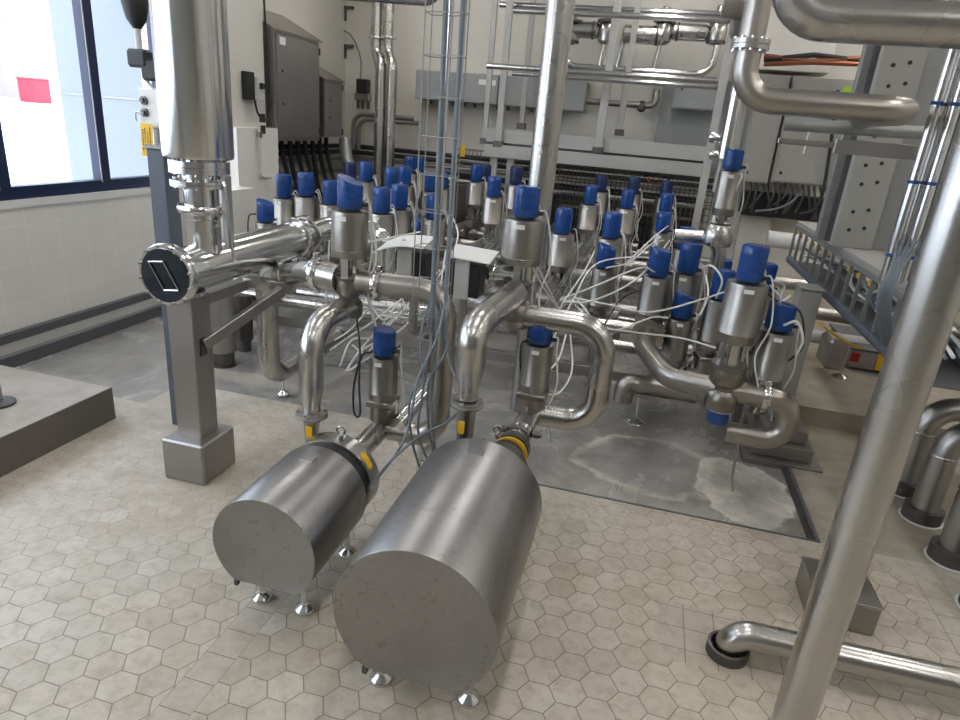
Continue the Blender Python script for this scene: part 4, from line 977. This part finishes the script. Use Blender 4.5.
for px, yt, yb, Y, w, lab in posts:
    p = at(px, yt, Y=Y); q = at(px - 5, yb, Y=Y); x = p.x
    o = B('gantry_post', 'gantry', x - w, x + w, Y - .03, Y + .03, q.z, ZC - .01, None, .004); tag(o, lab, 'post')
    B('foot_clip', 'dark_steel', x - w - .02, x + w + .02, Y - .05, Y + .05, q.z - .06, q.z + .02, o, .003)
def rail(label, a, b, r, Y=YG, extra=None, mat='steel_bright'):
    p, q = at(*a, Y=Y), at(*b, Y=Y); q.z = (p.z + q.z) / 2; p.z = q.z
    pts = [p, q]
    if extra: pts.append(q + Vector(extra))
    o = T('gantry_rail', mat, pts, r, None, .15, 14); tag(o, label, 'rail'); return o
rail('uppermost gantry rail along the back, nearly at the picture top', (500, 7), (722, 12), .038, 9.3)
rail('second gantry rail from the top with rounded end', (513, 13), (738, 18), .036, 8.75)
rail('long middle gantry rail starting left of the tall pipe', (487, 68), (724, 79), .036, 8.6)
rail('lower parallel gantry rail just under the long middle one', (512, 75), (719, 86), .03, 8.9)
# stainless pipe loop with pneumatic valves
pts = [at(566, 33, Y=9.4), at(565, 66, Y=9.4), at(712, 73, Y=9.4), at(719, 38, Y=9.4)]
pts[1].x = pts[0].x; pts[2].z = pts[1].z; pts[3].x = pts[2].x
o = T('pipe_loop', 'steel_bright', pts, .045, None, .25, 16); tag(o, 'bright stainless pipe loop hanging below the row of wall valves', 'pipe')
for px in (607, 625, 663):
    p = at(px, 34, Y=9.4); q = T('branch', 'steel_bright', [(p.x, 9.4, p.z), (p.x - .04, 9.4, pts[1].z)], .036, o, .1, 12)
GW = 'small pneumatic valves on the back wall'
for px, act, w in ((571, 0, 'above its left end'), (607, -1, 'second from left'), (663, 1, 'right of the uprights'), (717, 0, 'above its right end')):
    p = at(px, 33, Y=9.4); t = thing('wall_valve', 'small wall valve on the bright pipe loop, %s' % w, 'valve', p, 0, GW)
    L('body', 'steel', [(.06, -.14), (.11, -.10), (.12, .0), (.11, .10), (.07, .14), (.05, .3)], (0, 0, 0), (0, 0, 1), t, 20)
    L('collar', 'dark_steel', [(.14, 0), (.14, .03)], (0, 0, .12), (0, 0, 1), t, 20)
    if act: L('actuator', 'steel', [(.06, .1), (.10, .13), (.10, .52), (.06, .55)], (0, -.02, .02), (act, 0, 0), t, 20); L('end_ring', 'dark_steel', [(.108, .16), (.108, .19)], (0, -.02, .02), (act, 0, 0), t, 20)
    else: L('yoke_ring', 'dark_steel', [(.12, 0), (.12, .03)], (0, 0, -.12), (0, 0, 1), t, 20)
a = at(640, 35, Y=9.4); t = L('wall_actuator', 'steel', [(.07, 0), (.11, .02), (.11, .5), (.07, .52)], (a.x - .22, 9.38, a.z), (1, 0, 0)); tag(t, 'horizontal steel actuator cylinder between the gantry uprights', 'actuator')
L('end_ring', 'dark_steel', [(.118, 0), (.118, .03)], (a.x + .2, 9.38, a.z), (1, 0, 0), t, 20)
pts = [at(584, 101, Y=9.75), at(650, 105, Y=9.75), at(657, 90, Y=9.75)]; pts[1].z = pts[0].z; pts.append(pts[2] + Vector((0, 0, .1))); pts[1].x += .08
o = T('drain_pipe', 'steel_dull', pts[:3], .045, None, .12, 14); tag(o, 'short elbow pipe on the back wall right of the long low cabinet', 'pipe')
L('drain_valve', 'dark_steel', [(.03, 0), (.06, .03), (.06, .1), (.03, .14)], at(641, 112, Y=9.75), (0, 0, 1), o, 12)
# right end uprights of the gantry (diagonal looking)
for (px, py, Y, w, m_, lab) in ((735, 20, 8.5, .045, 'gantry', 'wide grey upright at the right end of the gantry'), (727, 60, 8.7, .018, 'black', 'thin black cable pipe left of the wide right gantry upright')):
    p = at(px, py, Y=Y); o = B('gantry_post', m_, p.x - w, p.x + w, Y - .04, Y + .04, .15, ZC - .01, None, .004); tag(o, lab, 'post')
for px, py, Y, r, m_, lab in ((728, 130, 7.6, .04, 'galv', 'slim vertical pipe right of the wide right gantry upright'), (724, 160, 5.1, .048, 'steel_bright', 'bright vertical pipe running down to the raised slim valve')):
    p = at(px, py, Y=Y); o = pipe(lab, [(p.x, Y, 1.5 if Y > 6 else 1.9), (p.x, Y, ZC - .01)], r, .1, m_, name='vertical_pipe')
for py in (138, 155): 
    p = at(721, py, Y=7.6); o = L('pipe_union', 'steel_bright', [(.04, -.12), (.055, -.1), (.055, .1), (.04, .12)], p, (1, 0, 0)); tag(o, '%s pipe union crossing the slim vertical pipe beside the gantry' % ('upper' if py == 138 else 'lower'), 'pipe fitting')
# mesh fence / wire trays behind the valves
for (x0, y0, x1, y1, lab) in ((455, 160, 560, 172, 'left'), (560, 165, 700, 185, 'middle'), (560, 205, 700, 225, 'lower')):
    a = at(x0, y0, Y=9.3); b = at(x1, y1, Y=9.3); wire_tray('dark wire cable tray on the back wall behind the valves, %s one' % lab, a, (b.x, 9.3, a.z), .3, 26, 'dark_steel', .006, 'wire_tray', .16)
bm = bmesh.new()
a = at(560, 168, Y=9.5); b = at(705, 235, Y=9.5)
nx, nz = 34, 14
for k in range(nx + 1): x = a.x + (b.x - a.x) * k / nx; sweep(bm, [Vector((x, 9.5, .25)), Vector((x, 9.5, 1.5))], .005, 4)
for k in range(nz + 1): z = .25 + 1.25 * k / nz; sweep(bm, [Vector((a.x, 9.5, z)), Vector((b.x, 9.5, z))], .005, 4)
o = finish(bm, 'mesh_guard', 'dark_steel'); tag(o, 'dark wire mesh guard standing behind the rear row of valves', 'guard')
o = B('dark_duct', 'black', at(440, 200, Y=9.85).x, at(705, 200, Y=9.85).x, 9.8, 9.95, .3, 1.25, None, .01); tag(o, 'dark low ducting along the foot of the back wall behind the mesh guard', 'duct')
o = B('dark_duct', 'dark_steel', XL + .45, -2.3, 9.55, 9.9, .2, 1.12, None, .01); tag(o, 'dark ducting at the foot of the back wall below the bent wall pipes', 'duct')
bm = bmesh.new(); p = at(668, 176, Y=9.2)
for k, (dx, dz) in enumerate(((-.25, 0), (0, .02), (.12, .06), (.26, .1))): lathe(bm, [(.03, -.06), (.03, .06)], p + Vector((dx, 0, dz)), (1, 0, .4), 8)
sweep(bm, [p + Vector((.02, 0, -.1)), p + Vector((.02, 0, .08))], .015, 8); o = finish(bm, 'cable_connector_row', 'black'); tag(o, 'row of small black connectors above the farthest dark valve', 'connector')
hose_o = hose('cable', 'copper', [at(650, 172, Y=9.2), at(648, 180, Y=9.2), at(654, 184, Y=9.2), at(664, 182, Y=9.2)], .012); tag(hose_o, 'short brown cable curling left of the small black connectors', 'cable')

# ------------------------------------------------------------------ right: wall cabinets
def gcab(label, x0, y0, x1, y1, Y=9.3, dep=.5, zt=None):
    a, b = at(x0, y1, Y=Y), at(x1, y1, Y=Y); a.z = at(x0 + 24, y0, Y=Y).z
    t = thing('machine_cabinet', label, 'cabinet', (a.x, Y, b.z)); z = (zt or a.z) - b.z
    B('housing', 'grey_mach', 0, b.x - a.x, 0, dep, 0, z, t, .008); B('door', 'grey_mach', .02, b.x - a.x - .02, -.018, 0, .02, z - .02, t, .004)
    L('lock', 'black', [(.02, 0), (.02, .012)], (.1, -.02, z - .2), (0, -1, 0), t, 10); L('lock', 'black', [(.02, 0), (.02, .012)], (.1, -.02, .12), (0, -1, 0), t, 10)
    return t, b.x - a.x, z
gcab('plain grey machine cabinet behind the raised slim valve, left of the row', 736, 74, 767, 184)
t, w_, z_ = gcab('grey machine cabinet with green sticker, right of the plain one', 768.5, 76, 837, 188)
B('green_sticker', 'green_lbl', w_ * .72, w_ * .99, -.03, -.022, z_ - .2, z_ - .08, t, 0)
o = B('machine_housing', 'backwall', at(738, 55, Y=9.4).x, at(838, 40, Y=9.4).x, 9.4, 9.9, at(780, 75, Y=9.4).z + .05, 3.9, None, .01); tag(o, 'pale machine housing above the grey cabinets with brown pipes in front', 'machine')
for k in range(3):
    a, b = at(764, 56 + k * 4, Y=9.1), at(862, 58 + k * 3, Y=9.1); o = T('copper_pipe', 'copper' if k != 1 else 'black', [a, (a + b) / 2 + Vector((0, 0, (-.05, .06, .02)[k])), b], .03, None, .3, 8); tag(o, 'thin %s pipe running above the grey machine cabinets, %s of three' % (('reddish brown', 'black', 'reddish brown')[k], ('top', 'middle', 'bottom')[k]), 'pipe')
bm = bmesh.new()
for k in range(16):
    x = at(742 + k * 6, 190, Y=9.4).x; sweep(bm, smoothline([(x, 9.45, 1.58), (x + .03, 9.4, 1.44), (x + random.uniform(-.1, .2), 9.45, 1.3 - random.random() * .15)]), .016, 5)
o = finish(bm, 'cable_bundle', 'dark_steel'); tag(o, 'row of short cables hanging below the grey machine cabinets', 'cable bundle'); 
o = B('cable_trough', 'black', at(742, 205, Y=9.6).x, at(850, 205, Y=9.6).x, 9.55, 9.9, 1.12, 1.42, None, .01); tag(o, 'dark cable trough under the grey machine cabinets', 'trough')
hose_o = hose('cable', 'grey_hose', [at(755, 211, Y=9.3), at(775, 209, Y=9.3), at(790, 203, Y=9.3), at(800, 193, Y=9.3)], .014); tag(hose_o, 'grey cable sagging below the grey machine cabinets', 'cable')
hose_o = hose('cable', 'black', [at(800, 214, Y=9.2), at(812, 211, Y=9.2), at(822, 196, Y=9.2), at(830, 150, Y=9.2), at(838, 90, Y=9.2)], .022); tag(hose_o, 'thick black cable rising beside the right grey machine cabinet', 'cable')
# pale pipes low behind
for k, (y0, z_, m_, r) in enumerate(((8.6, .95, 'lightgrey', .10), (7.6, .62, 'steel_warm', .07), (7.2, .42, 'steel_warm', .07), (6.5, .35, 'lightgrey', .06))):
    o = pipe('horizontal %s pipe behind the ladder tray, %s of four' % (('pale thick', 'brownish', 'brownish', 'pale thin')[k], ('highest', 'second', 'third', 'lowest')[k]), [(at(764, 250, Y=y0).x, y0, z_), (4.8, y0, z_)], r, .1, m_, name='cross_pipe')
o = B('panel', 'plaster', at(740, 230, Y=9.6).x, at(772, 230, Y=9.6).x, 9.75, 9.9, .1, 1.1, None, .01); tag(o, 'pale rectangular panel low on the wall behind the big right-hand valve', 'panel')
# ladder tray along Y
LX = 1.32; ty0, ty1 = 3.2, 6.45; zt_, zb_ = 1.37, 1.06
lt = thing('ladder_tray', 'grey steel ladder tray with yellow brackets running back above the grey column', 'cable tray', (LX, ty0, zb_ + .0))
B('top_rail', 'galv', -.015, .03, 0, ty1 - ty0, zt_ - zb_ - .035, zt_ - zb_, lt); B('bottom_rail', 'strut', -.02, .03, 0, ty1 - ty0, -.02, .02, lt)
n = 14
for k in range(n + 1):
    y = (ty1 - ty0) * k / n; B('rung', 'galv', -.010, .010, y - .010, y + .010, .0, zt_ - zb_ - .02, lt, 0)
    if k in (4, 5, 6, 9, 10, 11, 12, 13, 14): B('yellow_bracket', 'yellow', .025, .035, y + .05, y + .17, zt_ - zb_ - .10, zt_ - zb_ - .07, lt, 0)
B('back_rail', 'tray', .34, .40, 0, ty1 - ty0, -.03, .03, lt); B('floor_sheet', 'tray', -.02, .36, 0, ty1 - ty0, -.03, -.02, lt, 0)
for i in range(9):
    pts = [(LX + .08 + .03 * i % .25, ty0 + .2, zb_ + .03 + .01 * i)]
    for k in range(1, 7): pts.append((LX + .06 + random.random() * .24, ty0 + .2 + k * .48, zb_ + .03 + random.random() * .16))
    o = hose('cable', 'grey_hose' if i % 2 else 'white_hose', pts, .010, None, 6, 6); tag(o, 'pale cable lying in the ladder tray with yellow brackets', 'cable', 'pale cables in the ladder tray')
# machine table + tall columns
mt = thing('machine_stand', 'grey machine stand with tall drilled steel columns behind the ladder tray', 'machine', (1.3, 4.0, 1.37))
B('table_top', 'grey_mach', .02, 1.2, -.6, 2.45, 0, .03, mt)
def col(px, py, Y, w, m_, name, nb=0):
    p = at(px, py, Y=Y); x = p.x - 1.3; y = Y - 4.0
    c = B(name, m_, x - w, x + w, y - .04, y + .04, .03, ZC - 1.37 - .01, mt, .004)
    return c, x, y
c, x, y = col(853, 235, 4.95, .125, 'grey_mach', 'drilled_column')
bm = bmesh.new()
for zz in (.15, .45, .75, 1.05, 1.35):
    for dx, dz in ((-.045, 0), (.045, .02), (-.05, .12), (.04, .14)): lathe(bm, [(.013, 0), (.013, .004)], (x + dx, y - .043, zz + dz), (0, 1, 0), 8)
finish(bm, 'bolt_holes', 'black', c)
c, x, y = col(820, 235, 5.2, .028, 'galv', 'slim_column'); c, x, y = col(825, 235, 5.4, .03, 'galv', 'slim_column')
c, x, y = col(833, 235, 5.2, .055, 'tray', 'dark_column'); c, x, y = col(881, 235, 5.0, .065, 'galv', 'slim_column'); c, x, y = col(899, 235, 5.1, .075, 'sheet', 'rear_column')
# crossbar and tube
a, b, c = at(778, 140, Y=4.0), at(834, 146, Y=4.0), at(928, 152, Y=4.0)
cb = thing('flat_crossbar', 'flat steel crossbar in front of the tall drilled columns, below the big bent pipe', 'bar', (a.x, 4.0, a.z))
B('thin_bar', 'steel_dull', 0, b.x - a.x, -.01, .01, -.018, .012, cb); B('wide_bar', 'steel_dull', b.x - a.x, c.x - a.x + .5, -.02, .02, -.045, .030, cb)
o = pipe('short grey tube end just below the big bent pipe', [at(784, 124, Y=4.3), at(924, 133, Y=4.3)], .036, .1, 'galv', name='tube')
bm = bmesh.new(); p = at(809, 132, Y=4.3); sweep(bm, [p, p - Vector((0, 0, .12))], .008, 8); finish(bm, 'hanger', 'steel', o)
# vertical bundle of bright pipes with blue ties
for k, (px, Y, r, m_) in enumerate(((908, 3.6, .022, 'steel_bright'), (918, 3.65, .020, 'steel'), (926, 3.6, .024, 'steel_bright'), (934, 3.7, .020, 'tray'), (946, 3.5, .024, 'steel_bright'))):
    p = at(px, 200, Y=Y); w = ('first', 'second', 'third', 'fourth', 'fifth')[k]
    o = pipe('slim vertical pipe with blue ties in the bundle at the right, %s from the left' % w, [(p.x, Y, 1.42), (p.x, Y, ZC - .01)], r, .1, m_, name='vertical_tube', seg=14)
    for zz in (1.55, 1.9, 2.25):
        bm = bmesh.new(); lathe(bm, [(r * 1.15, -.008), (r * 1.25, 0), (r * 1.15, .008)], (p.x, Y, zz), (0, 0, 1), 12); finish(bm, 'tie', 'blue_tie' if k in (0, 2, 3) else 'dark_steel', o)
for k in range(5):
    o = hose('cable', 'grey_hose', [at(898 + k * 7, 236, Y=3.6), at(892 + k * 3, 265, Y=3.5), at(880 + k * 3, 290, Y=3.45), at(878 + k * 3, 320, Y=3.5), at(884 + k * 2, 345, Y=3.6)], .007); tag(o, 'grey cable dropping from the tied tube bundle into the ladder tray', 'cable', 'grey cables below the tied tubes')
# low tank / trough behind on the raised floor
p = at(842, 380, Z=.15)
tk = thing('low_trough', 'low grey steel trough with red and yellow patches on the raised floor at right', 'trough', (0, 0, 0))
Yt = p.y + .35; xa = at(850, 360, Y=Yt).x; zt = at(870, 352, Y=Yt).z
B('body', 'sheet', xa, xa + 3, Yt, Yt + .8, .17, zt, tk, .01); B('rim', 'tray', xa - .02, xa + 3.02, Yt - .02, Yt + .82, zt, zt + .02, tk)
B('end_box', 'steel_dull', at(825, 360, Y=p.y).x, at(848, 360, Y=p.y).x, p.y, p.y + .32, .22, at(835, 340, Y=p.y).z, tk, .03)
foot_cup(p.x, p.y + .08, .26, tk, .07, z0=.15)
for (x0, y0, x1, y1, m_) in ((852, 351, 858, 362, 'red'), (879, 353, 888, 372, 'yellow')):
    a, b = at(x0, y0, Y=Yt), at(x1, y1, Y=Yt); B(m_ + '_patch', m_, a.x, b.x, Yt - .008, Yt, b.z, a.z - .01, tk, 0)
B('yellow_edge', 'yellow', xa + .6, xa + 2, Yt - .035, Yt - .02, zt, zt + .02, tk)
for k, pts in enumerate((((818, 322, 5.6), (835, 335, 5.4), (852, 345, 5.2), (862, 348, 5.2)), ((808, 300, 5.0), (812, 318, 5.0), (808, 330, 5.0)))):
    o = hose('cable', 'yellow', [at(x, y, Y=Y) for x, y, Y in pts], .010); tag(o, ('yellow cable slanting down to the low trough', 'short yellow cable hanging beside the grey column')[k], 'cable')

# ------------------------------------------------------------------ overhead pipes upper right
PA = [at(757, -60, Y=3.4), at(757, 100, Y=3.4), at(905, 112, Y=3.4), at(905, 112, Y=3.4) + Vector((.06, .9, 0))]
PA[1].x = PA[0].x = at(750, 45, Y=3.4).x; PA[2].z = PA[1].z; PA[1].y = PA[2].y = 3.4
PA[2].x += .03; PA[3] = PA[2] + Vector((.02, .9, 0)); PA[0].z = 3.6
o = pipe('brownish steel pipe coming down from above and bending right in the upper right', PA, .057, .14, 'steel_warm', name='overhead_pipe', seg=36)
fz = at(752, 45, Y=3.4).z; flange((PA[0].x, 3.4, fz), (0, 0, 1), .084, o, 10, .020, 'steel')
PB = [Vector((.36, 2.6, 3.4)), Vector((.36, 2.6, 2.412)), Vector((3.2, 2.6, 2.41))]
PB[0].x = PB[1].x = at(784, 20, Y=2.6).x
pipe('thick smooth steel pipe crossing the top right corner, nearest of the overhead pipes', PB, .069, .13, 'steel', name='overhead_pipe', seg=48)
o = pipe('dark overhead pipe end beside the flanged pipe at the picture top', [at(724, 2, Y=3.7), at(748, 5, Y=3.7), at(750, 5, Y=3.7) + Vector((.05, .8, 0))], .07, .1, 'steel_dull', name='overhead_pipe')

# ------------------------------------------------------------------ left: lamp tool, box and tag by the column
p = at(137, 26, Y=4.6)
t = thing('hand_lamp', 'black bulb-shaped head on a grey stem clamped to the wall by the tall cylinder', 'lamp', p)
L('head', 'black', [(.028, 0), (.07, .06), (.095, .17), (.085, .30), (.05, .36)], (0, 0, -.02), (0, 0, 1), t, 24)
L('stem', 'lightgrey', [(.024, -.17), (.024, 0)], (0, 0, 0), (0, 0, 1), t, 16)
B('clamp_block', 'black', -.09, .09, -.05, .05, -.29, -.16, t, .02); B('holder', 'black', .02, .2, -.04, .04, -.38, -.22, t, .02)
bm = bmesh.new(); sweep(bm, smoothline([(.0, 0, -.28), (.06, 0, -.40), (.13, .02, -.46)]), .012, 8); finish(bm, 'bracket_wire', 'lightgrey', t)
p = at(146, 106, Y=4.6)
t = thing('control_plate', 'small white control plate with two dark knobs left of the tall cylinder', 'control box', p)
B('plate', 'white', -.07, .14, .0, .03, -.16, .13, t, .006)
for zz in (.04, -.05): L('knob', 'dark_steel', [(.032, 0), (.032, .02), (.018, .022), (.018, .04)], (-.01, 0, zz), (0, -1, 0), t, 16)
bm = bmesh.new(); sweep(bm, fillet([(-.01, -.035, -.05), (-.075, -.035, -.05), (-.075, -.035, -.12)], .015), .006, 8); finish(bm, 'padlock_wire', 'steel', t)
B('mount', 'galv', .02, .1, .03, .6, -.6, .1, t, 0)
p = at(147, 140, Y=4.55)
t = thing('warning_tag', 'yellow warning tag with dark lettering hanging under the small control plate', 'tag', p); t.rotation_euler = (0, .05, 0)
B('sheet', 'yellow', -.055, .055, 0, .003, -.125, .125, t, 0)
bm = bmesh.new()
for k, (x, h0, h1) in enumerate(((-.035, -.08, .07), (-.015, -.07, .09), (.008, -.09, .06), (.03, -.06, .09))):
    z = h0
    while z < h1:
        w = random.uniform(.008, .02); box(bm, x - .004, x + .004, -.002, 0, z, z + w); z += w + .006
finish(bm, 'lettering', 'black', t)
# machine foot on the left platform at the picture edge
p = at(-2, 404, Z=.22)
t = thing('round_stand', 'round dark machine foot on the raised platform at the left picture edge', 'stand', p)
L('disc', 'dark_steel', [(.09, 0), (.09, .015), (.05, .03)], (0, 0, 0), (0, 0, 1), t); L('stem', 'steel_dull', [(.03, .03), (.03, .3)], (0, 0, 0), (0, 0, 1), t)

# ------------------------------------------------------------------ daylight
w = bpy.data.worlds.new('sky'); C.world = w; w.use_nodes = True; nt = w.node_tree; bg = nt.nodes['Background']
sk = nt.nodes.new('ShaderNodeTexSky'); sk.sky_type = 'NISHITA'; sk.sun_disc = False; sk.sun_elevation = math.radians(35); sk.sun_rotation = math.radians(200); sk.air_density = 1; sk.dust_density = 3
mx = nt.nodes.new('ShaderNodeMix'); mx.data_type = 'RGBA'; mx.inputs[0].default_value = .9; mx.inputs[7].default_value = (2.5, 2.85, 3.3, 1)
nt.links.new(sk.outputs[0], mx.inputs[6]); nt.links.new(mx.outputs[2], bg.inputs[0]); bg.inputs[1].default_value = 1.0
